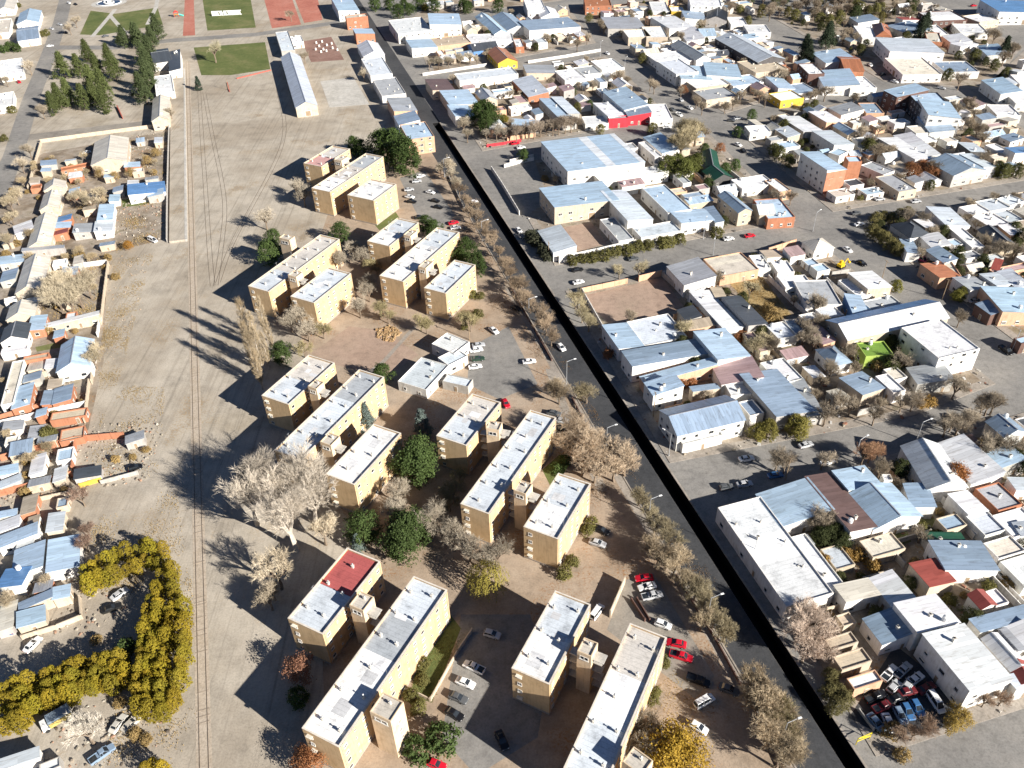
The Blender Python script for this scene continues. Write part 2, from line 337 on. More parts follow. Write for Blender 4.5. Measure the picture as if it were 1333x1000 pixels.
for q, l in (((1148,693, 1178,686, 1186,706, 1160,714), 'lawn behind the pale blue roofs'), ((1190,672, 1212,665, 1222,690, 1200,697), 'small garden lawn by the dark green shelter'),
             ((1245,340, 1270,330, 1290,352, 1262,362), 'lawn among the houses past the red bungalow')):
    sheet('lawn', PP(*q), .142, 'lawn', 'green ' + l)
# the flats' estate
sheet('flats_ground', PP(440,215, 560,170, 590,215, 760,520, 905,740, 1075,1010, 425,1010, 420,860, 470,700, 400,600, 400,480, 385,400, 430,270), .004, 'flats_ground', 'brown leaf-strewn ground of the flats estate')
sheet('courtyard', PP(405,460, 455,425, 500,430, 545,462, 500,492, 438,475), .009, 'courtyard', 'bare pinkish earth courtyard between the flats')
sheet('parking_lot', PP(520,232, 553,222, 592,280, 575,300, 548,290), .009, 'asphalt', 'grey parking lot at the dead end flats')
sheet('parking_lot', PP(612,452, 662,425, 700,500, 650,520, 608,500), .009, 'asphalt', 'grey parking lot beside the white pavilion')
sheet('parking_lot', PP(600,800, 690,800, 715,870, 700,960, 620,1010, 575,960), .009, 'asphalt', 'shaded parking lot between two long flats')
sheet('parking_lot', PP(790,820, 815,755, 850,745, 930,880, 905,910), .009, 'dusty_road', 'dusty parking strip beside the red cars')
sheet('lawn', PP(548,830, 586,800, 600,818, 562,915, 535,905), .0175, 'lawn', 'scruffy lawn beside the longest flats')
sheet('lawn', PP(706,612, 728,592, 740,606, 720,640), .0175, 'lawn', 'shaded lawn behind the flats by the olive hedge')
sheet('lawn', PP(488,293, 515,276, 520,284, 494,300), .0175, 'lawn', 'narrow lawn under the dead end flats')
sheet('footpath', strip(PP(455,505, 500,470, 540,425), 1.4), .014, 'pavement', 'straight concrete footpath across the courtyard')
sheet('footpath', strip(PP(715,480, 738,540, 785,640), 2.6), .009, 'pavement', 'pale footpath along the avenue trees')
sheet('footpath', [V2(C(40, -STW - 2.6)), V2(C(40, -STW - .36)), V2(C(s_bot, -STW - .36)), V2(C(s_bot, -STW - 2.6))], .012, 'pavement', 'pale footpath between avenue trees and canal street')
sheet('canal_street', [V2(C(-420, -.02)), V2(C(-420, CW + .52)), V2(C(s_top, CW + .52)), V2(C(s_top, -.02))], .026, 'asphalt_dark', 'dark asphalt where the street widens past the canal head')
# railway land
sheet('station_road', strip(PP(90,-20, 78,30, 62,75, 40,130, 18,200, -6,262), 9.5), .0165, 'asphalt', 'grey asphalt road past the white cottages')
sheet('station_lane', strip(PP(30,180, 110,170, 222,158), 9), .008, 'dusty_road', 'dusty lane beside the pine square')
sheet('cross_road', strip(PP(60,62, 150,62, 220,53, 333,45, 455,27, 480,22), 9), .012, 'asphalt', 'grey road crossing above the railway land')
sheet('lawn', PP(252,62, 345,55, 352,90, 300,98, 262,98), .006, 'lawn', 'mown green lawn beside the old platform')
sheet('lawn', PP(263,-5, 325,-8, 333,36, 270,40), .006, 'lawn', 'green lawn carrying the white letters')
sheet('lawn', PP(104,45, 118,14, 150,18, 205,10, 212,32, 130,46), .006, 'lawn', 'patchy green park lawn beyond the pines')
sheet('clay_court', PP(342,-8, 378,-8, 392,32, 354,37), .006, 'clay', 'larger red clay court beyond the road')
sheet('clay_court', PP(381,-8, 412,-8, 420,26, 396,30), .006, 'clay', 'narrower red clay court beside the blue-roofed block')
sheet('clay_strip', PP(241,-8, 252,-8, 254,46, 238,47), .006, 'clay', 'narrow red paved strip beside the lettered lawn')
sheet('red_garden', PP(393,54, 431,48, 448,78, 405,81), .006, 'clay_dull', 'red paved memorial garden beside the goods shed')
sheet('concrete_slab', PP(417,106, 460,101, 481,136, 429,140), .05, 'concrete', 'bare pale concrete slab in the railway land', .05)
sheet('station_platform', PP(223,95, 241,92, 244,314, 221,317), .9, 'dirt', 'raised earth platform beside the railway', .9)
sheet('platform_edge', PP(239.5,92, 241.2,92, 244.4,314, 241.2,314.5), .95, 'concrete', 'pale stone edge of the railway platform', .95)
sheet('yard_floor', PP(-10,255, 55,200, 222,170, 220,310, 140,330, 135,470, 115,560, -10,560), .005, 'yard', 'mottled soil of the railway cottage yards')
sheet('lawn', PP(158,260, 192,257, 194,266, 160,270), .009, 'lawn', 'small bright green plot behind the railway sheds')
sheet('lawn', PP(46,452, 97,441, 98,449, 48,458), .009, 'lawn', 'green strip garden behind the blue gabled house')
sheet('lawn', PP(36,482, 62,476, 63,488, 34,492), .009, 'lawn', 'tiny green patch behind the brick cottage')

# railway track
rl = P(262, 750); rd = (P(245, 120) - P(266, 1000)).normalized(); rn = Vector((-rd.y, rd.x, 0))
track = thing('railway_track', (P(266, 1000).x, P(266, 1000).y, 0), 0, 'single straight railway track crossing the bare dirt', 'track')
o0 = Vector((P(266, 1000).x, P(266, 1000).y, 0))
LEN = (P(245, 120) - P(266, 1000)).length + 60
for sgn in (-1, 1):
    mb = MB(); a, b = rn * (.84 * sgn) - rd * 60, rn * (.84 * sgn) + rd * LEN
    w = rn * .05
    mb.add([a - w, a + w, b + w, b - w, a - w + Vector((0, 0, .1)), a + w + Vector((0, 0, .1)), b + w + Vector((0, 0, .1)), b - w + Vector((0, 0, .1))],
           [(3, 2, 1, 0), (4, 5, 6, 7), (0, 1, 5, 4), (1, 2, 6, 5), (2, 3, 7, 6), (3, 0, 4, 7)])
    ob('rail', mb.mesh('rail', M['rail']), track)
mb = MB(); k = -60.0; rz = math.atan2(rn.y, rn.x); rr = random.Random(3)
while k < LEN:
    if rr.random() < (.22 if k < 45 else .08):
        p = rd * k; mb.box(p.x, p.y, 0, 2.5, .26, .03 + .05 * rr.random(), rz=rz)
    k += .72
tag(ob('sleepers', mb.mesh('sleepers', M['sleeper']), track), kind='stuff')
bd = ob('ballast_bed', MB().add([rn * 1.5 - rd * 60, -rn * 1.5 - rd * 60, -rn * 1.5 + rd * LEN, rn * 1.5 + rd * LEN], [(0, 1, 2, 3)]).mesh('ballast_bed', M['ballast']), track, (0, 0, .016))
def siding(pts, label):
    pts = [P(*p) for p in pts]
    for _ in range(3): pts = [pts[0]] + [q for a, b in zip(pts, pts[1:]) for q in (a * .75 + b * .25, a * .25 + b * .75)] + [pts[-1]]
    r_ = thing('old_siding', pts[0], 0, label, 'track')
    for sg in (-1, 1):
        mb = MB()
        for a, b in zip(pts, pts[1:]):
            d = (b - a).normalized(); n = Vector((-d.y, d.x, 0)) * .84 * sg
            q = (a + b) / 2 + n - pts[0]; mb.box(q.x, q.y, 0, (b - a).length + .1, .09, .07, rz=math.atan2(d.y, d.x))
        ob('rail', mb.mesh('rail', M['rail']), r_)
siding([(259, 112), (263, 180), (268, 250), (273, 330), (277, 372)], 'buried siding running straight beside the main track')
siding([(266, 120), (277, 180), (288, 230), (294, 270), (290, 310), (281, 372)], 'buried siding that curves away from the main track')
siding([(362, 118), (372, 160), (368, 190), (352, 225), (330, 265), (300, 320), (284, 368)], 'curved rusty siding leading from the long goods shed')

# ------------------------------------------------------------------ shared pieces
mb = MB()
for x0, x1, z0, z1 in ((-.5, -.42, 0, 1), (.42, .5, 0, 1), (-.42, .42, .93, 1), (-.42, .42, 0, .07), (-.035, .035, .07, .93)):
    mb.box((x0 + x1) / 2, -.04, z0, x1 - x0, .1, z1 - z0, 0)
mb.box(0, -.09, -.06, 1.12, .18, .06, 0)
mb.box(0, .0, .07, .84, .04, .86, 1)
ME_WIN = mb.mesh('window', [M['frame'], M['glass']])
mb = MB()
for x0, x1, z0, z1 in ((-.5, -.43, 0, 1), (.43, .5, 0, 1), (-.43, .43, .93, 1), (-.43, .43, 0, .07)):
    mb.box((x0 + x1) / 2, -.04, z0, x1 - x0, .1, z1 - z0, 0)
mb.box(0, -.09, -.06, 1.12, .18, .06, 0); mb.box(0, 0, .07, .86, .04, .43, 1); mb.box(0, -.015, .5, .86, .05, .43, 2)
ME_WIN2 = mb.mesh('window_half_shut', [M['frame'], M['glass'], M['shutter']])
mb = MB()
for x0, x1, z0, z1 in ((-.5, -.43, 0, 1), (.43, .5, 0, 1), (-.43, .43, .93, 1), (-.43, .43, 0, .07)):
    mb.box((x0 + x1) / 2, -.04, z0, x1 - x0, .1, z1 - z0, 0)
mb.box(0, -.09, -.06, 1.12, .18, .06, 0); ME_WINF = mb.mesh('window', M['frame'])
ME_PANE = MB().box(0, 0, .07, .86, .04, .86).mesh('pane', M['glass']); ME_SHUT = MB().box(0, -.025, .5, .86, .05, .43).mesh('shutter', M['shutter'])
mb = MB(); mb.box(0, -.03, 0, 1, .1, 1, 0); mb.box(0, -.085, .06, .82, .03, .86, 1)
ME_DOOR = mb.mesh('door', [M['frame'], M['timber']])
mb = MB(); mb.box(0, 0, 0, .55, .55, .75, 0, .9); mb.box(0, 0, .75, .72, .72, .08, 0); mb.tube((0, 0, .8), (0, 0, 1.35), .13, .12, 6, 1, True); mb.tube((0, 0, 1.3), (0, 0, 1.42), .26, .05, 6, 1, True)
ME_VENT = mb.mesh('roof_vent', [M['vent'], M['galv']])
mb = MB(); mb.box(0, 0, 0, .6, .6, 1.1, 0); mb.box(0, 0, 1.1, .75, .75, .1, 0); mb.box(0, 0, 1.2, .3, .3, .12, 1)
ME_CHIM = mb.mesh('chimney', [M['vent'], M['dark']])
mb = MB(); mb.tube((0, 0, 0), (0, 0, .35), .45, .45, 10, 1); mb.tube((0, 0, .35), (0, 0, 1.25), .62, .58, 10, 0, True); mb.tube((0, 0, 1.25), (0, 0, 1.42), .58, .16, 10, 0, True)
ME_TANK = mb.mesh('water_tank', [M['white'], M['galv']])
mb = MB(); mb.box(0, 0, 0, 1.0, 1.6, .12, 0); mb.box(0, 0, .12, .86, 1.46, .05, 1)
ME_SKYL = mb.mesh('skylight', [M['frame'], M['glass']])

CAMP = Vector((0, 0, 0))
def sides(L, Wd):
    """(centre x, y, outward angle, length, rotation for a piece that faces -y) for the four walls"""
    return [(0, -Wd / 2, -90, L, 0), (L / 2, 0, 0, Wd, 90), (0, Wd / 2, 90, L, 180), (-L / 2, 0, 180, Wd, -90)]
def on_wall(root, L, Wd, k, t, z, w, h, me, name, color=None):
    x, y, a, ln, r_ = sides(L, Wd)[k]; r_ = R(r_)
    split = name == 'window' and root.location.y < 235
    o = ob(name, ME_WINF if split else me, root, (x + t * math.cos(r_), y + t * math.sin(r_), z), r_, (w, 1, h), color)
    if split:
        ob('pane', ME_PANE, o)
        if me is ME_WIN2: ob('shutter', ME_SHUT, o)
    return o
def facing(root_rz, k, c):
    a = R((-90, 0, 90, 180)[k]) + root_rz
    return Vector((math.cos(a), math.sin(a), 0)).dot((Vector((0, 0, 0)) - Vector((c.x, c.y, 0))).normalized())

# ------------------------------------------------------------------ blocks of flats
BH = 10.8; BAZ = R(90 - 27.96)
TONE = {'w': (.80, .80, .79), 'l': (.58, .63, .68), 'g': (.40, .43, .46), 'r': (.42, .105, .10), 'p': (.56, .33, .31), 't': (.58, .55, .51)}
FLATCOL = (.57, .405, .23)
FLATS = [ # photograph corners of the roof: near-west, far-west, far-east; roof bands near to far; what sets it apart
 ('395 212.5 433 188 455.5 194', 'pt', 'small tan block of flats with pink near roof, westmost at the dead end'),
 ('405.5 245 480.5 197.5 499 204', 'wtg', 'long tan block of flats standing between two shorter ones at the dead end'),
 ('452 254 495.5 231 516 240', 'ww', 'white-roofed tan block of flats facing the dead end parking lot'),
 ('478 314 522 283 545 290', 'wl', 'short tan block of flats behind the evergreens at the avenue'),
 ('494 359 570 296 598 302.5', 'wwl', 'long tan block of flats beside the avenue evergreen trees'),
 ('552 375 593 337.5 619 345', 'll', 'short pale-roofed tan block of flats nearest the avenue evergreens'),
 ('323 372.5 414 304 442 311.5', 'ltt', 'long cream block of flats behind the poplars with a loose stair tower'),
 ('378 386 429 347.5 457 356', 'll', 'short cream block of flats looking onto the bare courtyard'),
 ('340.5 515 403 461 435.5 472.5', 'lt', 'short tan block of flats beside the poplars with half tan roof'),
 ('357 586 468 479 500 491', 'llg', 'long tan block of flats between courtyard and big bare tree'),
 ('424 617.5 485.5 551 522 564', 'ww', 'white-roofed short tan block of flats beside the big bare tree'),
 ('568 567.5 618 510 652 524', 'lt', 'short tan block of flats beside the shaded spruce courtyard'),
 ('599.5 656 687 532.5 724 544', 'llll', 'long blue-grey-roofed tan block of flats beside the shaded lawn'),
 ('681.5 686 728.5 612.5 769 630', 'wl', 'short tan block of flats with a white patch on its grey roof'),
 ('374.5 805 453 712.5 495 731', 'lr', 'short tan block of flats with half its roof painted red'),
 ('393 948 541 746 582 768', 'wwgl', 'longest tan block of flats with a grey band across its white roof'),
 ('666 870 721.5 766 769 787', 'wl', 'short tan block of flats with shadow-crossed white roof by the sheds'),
 ('733.5 1000 813.5 810 868 830', 'lwt', 'long tan block of flats with blinding white roof beside the red cars')]
HOUSE_RECTS = []
def rect(p0, p1, p2, h, grid=None):
    A, B_, C_ = P(*p0, h), P(*p1, h), P(*p2, h)
    u = B_ - A; a = math.atan2(u.y, u.x)
    if grid is not None:
        best = min((g + k * math.pi / 2 for g in grid for k in range(-4, 5)), key=lambda q: abs(q - a))
        if abs(best - a) < R(9): a = best
    ud = Vector((math.cos(a), math.sin(a), 0)); vd = Vector((-ud.y, ud.x, 0))
    c = (A + C_) / 2; d = C_ - A
    return c, abs(d.dot(ud)), abs(d.dot(vd)), a
def parapet_shell(L, Wd, h, rim=.22, drop=.42):
    o = [(-L / 2, -Wd / 2), (L / 2, -Wd / 2), (L / 2, Wd / 2), (-L / 2, Wd / 2)]
    i = [(x - math.copysign(rim, x), y - math.copysign(rim, y)) for x, y in o]
    vs = [(x, y, 0) for x, y in o] + [(x, y, h) for x, y in o] + [(x, y, h) for x, y in i] + [(x, y, h - drop) for x, y in i]
    fs = []
    for k in range(4):
        j = (k + 1) % 4; fs += [(k, j, 4 + j, 4 + k), (4 + k, 4 + j, 8 + j, 8 + k), (8 + k, 8 + j, 12 + j, 12 + k)]
    return vs, fs
for corners, bands, label in FLATS:
    q = [float(v) for v in corners.split()]
    c, L, Wd, a = rect(q[0:2], q[2:4], q[4:6], BH, [BAZ])
    HOUSE_RECTS.append((c, L, Wd, a))
    root = thing('apartment_block', (c.x, c.y, 0), a, label, 'flats', 'blocks of flats on the estate')
    vs, fs = parapet_shell(L, Wd, BH, .25, .45)
    ob('wall', MB().add(vs, fs).mesh('wall', M['plaster']), root, color=FLATCOL)
    o_, i_ = (L / 2 + .04, Wd / 2 + .04), (L / 2 - .29, Wd / 2 - .29); cp = MB()
    for sx_, sy_, lx_, ly_ in ((0, o_[1] - .165, 2 * o_[0], .33), (0, -o_[1] + .165, 2 * o_[0], .33), (o_[0] - .165, 0, .33, 2 * o_[1] - .66), (-o_[0] + .165, 0, .33, 2 * o_[1] - .66)): cp.box(sx_, sy_, BH + .003, lx_, ly_, .07)
    ob('parapet_cap', cp.mesh('parapet_cap', M['plaster']), root, color=(.66, .60, .52))
    mb = MB()     # floor string courses and plinth, one trim part
    n = len(bands); x = -L / 2 + .255; step = (L - .51) / n
    for i, bch in enumerate(bands):
        w = step; col = TONE[bch]
        s_ = MB().box(0, 0, 0, w - .03, Wd - .52, .1).mesh('roof', M['membrane'])
        o = ob('roof', s_, root, (x + w / 2, 0, BH - .52), color=(lambda f: tuple(k * f for k in col))(random.uniform(.93, 1.05))); x += w
    mb.box(0, 0, 0, L + .12, Wd + .12, .5); ob('plinth', mb.mesh('plinth', M['plaster']), root, color=(.36, .31, .26))
    # vents in pairs along the roof
    nv = max(2, int(L / 6.2)); rr = random.Random(int(q[0]))
    for i in range(nv):
        xx = -L / 2 + (i + .5) * L / nv
        for yy in ((-.24, .26) if (i % 2 or rr.random() < .5) else (.05,)):
            ob('roof_vent', ME_VENT, root, (xx + rr.uniform(-.8, .8), yy * Wd + rr.uniform(-.5, .5), BH - .45), rr.uniform(-.1, .1), (.85, .85, 1.0))
    for _ in range(0 if 'r' in bands else rr.randint(2, 4)):
        pw, pl = rr.uniform(1.2, 3.2), rr.uniform(1.0, 3.5); g_ = rr.choice((.52, .6, .68, .76)); px_, py_ = rr.uniform(-.42, .42) * (L - 4), rr.uniform(-.5, .5) * (Wd - 5)
        ob('roof_patch', MB().box(px_, py_, BH - .421 + .004 * _, pl, pw, .006, rz=rr.choice((0, 0, .03))).mesh('roof_patch', M['membrane']), root, color=(g_, g_ * 1.01, g_ * 1.03))
    for _ in range(rr.randint(1, 3)):
        ax_, ay_ = rr.uniform(-.45, .45) * L, rr.choice((-.44, .44)) * Wd
        ob('aerial', MB().tube((ax_, ay_, BH - .45), (ax_, ay_, BH + 1.7), .035, .03, 4).tube((ax_ - .5, ay_, BH + 1.5), (ax_ + .5, ay_, BH + 1.5), .025, .025, 4).mesh('aerial', M['galv']), root)
    ob('gutter', MB().box(0, -Wd / 2 - .08, BH - .22, L - .4, .14, .14).mesh('gutter', M['galv']), root)
    # windows: four storeys on the sunny long side (k=0), a column on the near end (k=3)
    bays = max(3, int(L / 2.9))
    for fl in range(4):
        z = .95 + fl * 2.55
        for i in range(bays):
            big = i % 3 != 1
            t = -L / 2 + (i + .5) * L / bays + rr.uniform(-.1, .1)
            if rr.random() < .10: continue
            on_wall(root, L, Wd, 0, t, z + (0 if big else .55), 1.05 if big else .5, .95 if big else .5, ME_WIN2 if rr.random() < .7 else ME_WIN, 'window')
        ob('window', ME_WIN, root, *(lambda p: (p, R(-90)))((-L / 2, Wd / 2 - 1.7, z)), (.95, 1, .95))
        if rr.random() < .5: ob('awning', MB().box(0, -.35, 0, 1.3, .7, .06).mesh('awning', M['shutter']), root, (-L / 2, Wd / 2 - 1.7, z + 1.05), R(-90))
    ob('downpipe', MB().tube((-L / 2 + .5, -Wd / 2 - .07, 0), (-L / 2 + .5, -Wd / 2 - .07, BH - .25), .05, .05, 5).mesh('downpipe', M['galv']), root)
    ob('downpipe', MB().tube((L / 2 - .5, -Wd / 2 - .07, 0), (L / 2 - .5, -Wd / 2 - .07, BH - .25), .05, .05, 5).mesh('downpipe', M['galv']), root)
# stair towers standing beside the flats, linked by short slabs
TOWERS = [('31', (592, 705, 640, 612, 768, 655), 0, 'beside the striped roof of the longest flats'), ('31', (485, 150, 530, 75, 614, 108), 1, 'between the half red roof and the longest flats'),
          ('21', (332, 300, 385, 245, 437, 272), 1, 'between the flats by the big bare tree'), ('21', (1198, 230, 1222, 178, 1283, 200), 1, 'beside the spruce courtyard flats'),
          ('22', (8, 552, 55, 498, 107, 520), 1, 'beside the roof with the white patch'), ('32', (340, 390, 385, 322, 447, 347), 1, 'linked to the flats with the blinding white roof'),
          ('32', (575, 965, 620, 905, 735, 960), 0, 'on the sunny side of the blinding white roof'), ('11', (845, 388, 880, 345, 921, 362), 1, 'between the flats by the avenue evergreens'),
          ('11', (768, 222, 800, 188, 838, 202), 1, 'behind the flats by the avenue evergreens'), ('11', (165, 432, 200, 402, 243, 417), 1, 'beside the cream flats at the courtyard'),
          ('21', (272, 12, 310, -25, 350, -12), 1, 'between the flats by the poplars'), ('11', (120, 236, 150, 214, 200, 232), 0, 'standing loose beside the cream flats and evergreens'),
          ('01', (405, 830, 440, 805, 480, 815), 1, 'between the flats at the dead end')]
for rc, q, br, where in TOWERS:
    h = 13.3
    c, L, Wd, a = rect(Z(rc, *q[0:2]), Z(rc, *q[2:4]), Z(rc, *q[4:6]), h, [BAZ])
    L, Wd = max(3.0, min(L, 7)), max(3.0, min(Wd, 6)); HOUSE_RECTS.append((c, L, Wd, a))
    t = thing('stair_tower', (c.x, c.y, 0), a, 'tan stair tower ' + where, 'stair tower', 'stair towers of the flats')
    vs, fs = parapet_shell(L, Wd, h, .2, .3)
    ob('wall', MB().add(vs, fs).mesh('wall', M['plaster']), t, color=(.62, .49, .34))
    ob('roof', MB().box(0, 0, h - .38, L - .42, Wd - .42, .1).mesh('roof', M['membrane']), t, color=(.52, .48, .42))
    on_wall(t, L, Wd, 3, 0, h - 2.0, Wd * .62, 1.0, ME_WIN, 'opening')
    for fl in range(4):
        for tt in ((-.8, .8) if L > 5 else (0,)): on_wall(t, L, Wd, 0, tt, 1.4 + fl * 2.7, .8, .9, ME_WIN2, 'window')
        if br:
            for kk in (-1, 1):
                ob('walkway', MB().box(0, kk * (Wd / 2 + 1.0), 2.4 + fl * 2.55, 1.8, 2.0, .18).mesh('walkway', M['concrete']), t)
    if br: ob('walkway_roof', MB().box(0, -(Wd / 2 + 1.2), h - 2.0, 2.2, 2.4, .15).mesh('walkway_roof', M['concrete']), t)
    ob('roof_vent', ME_VENT, t, (L * .2, -.2, h - .32), 0, (.8,) * 3)
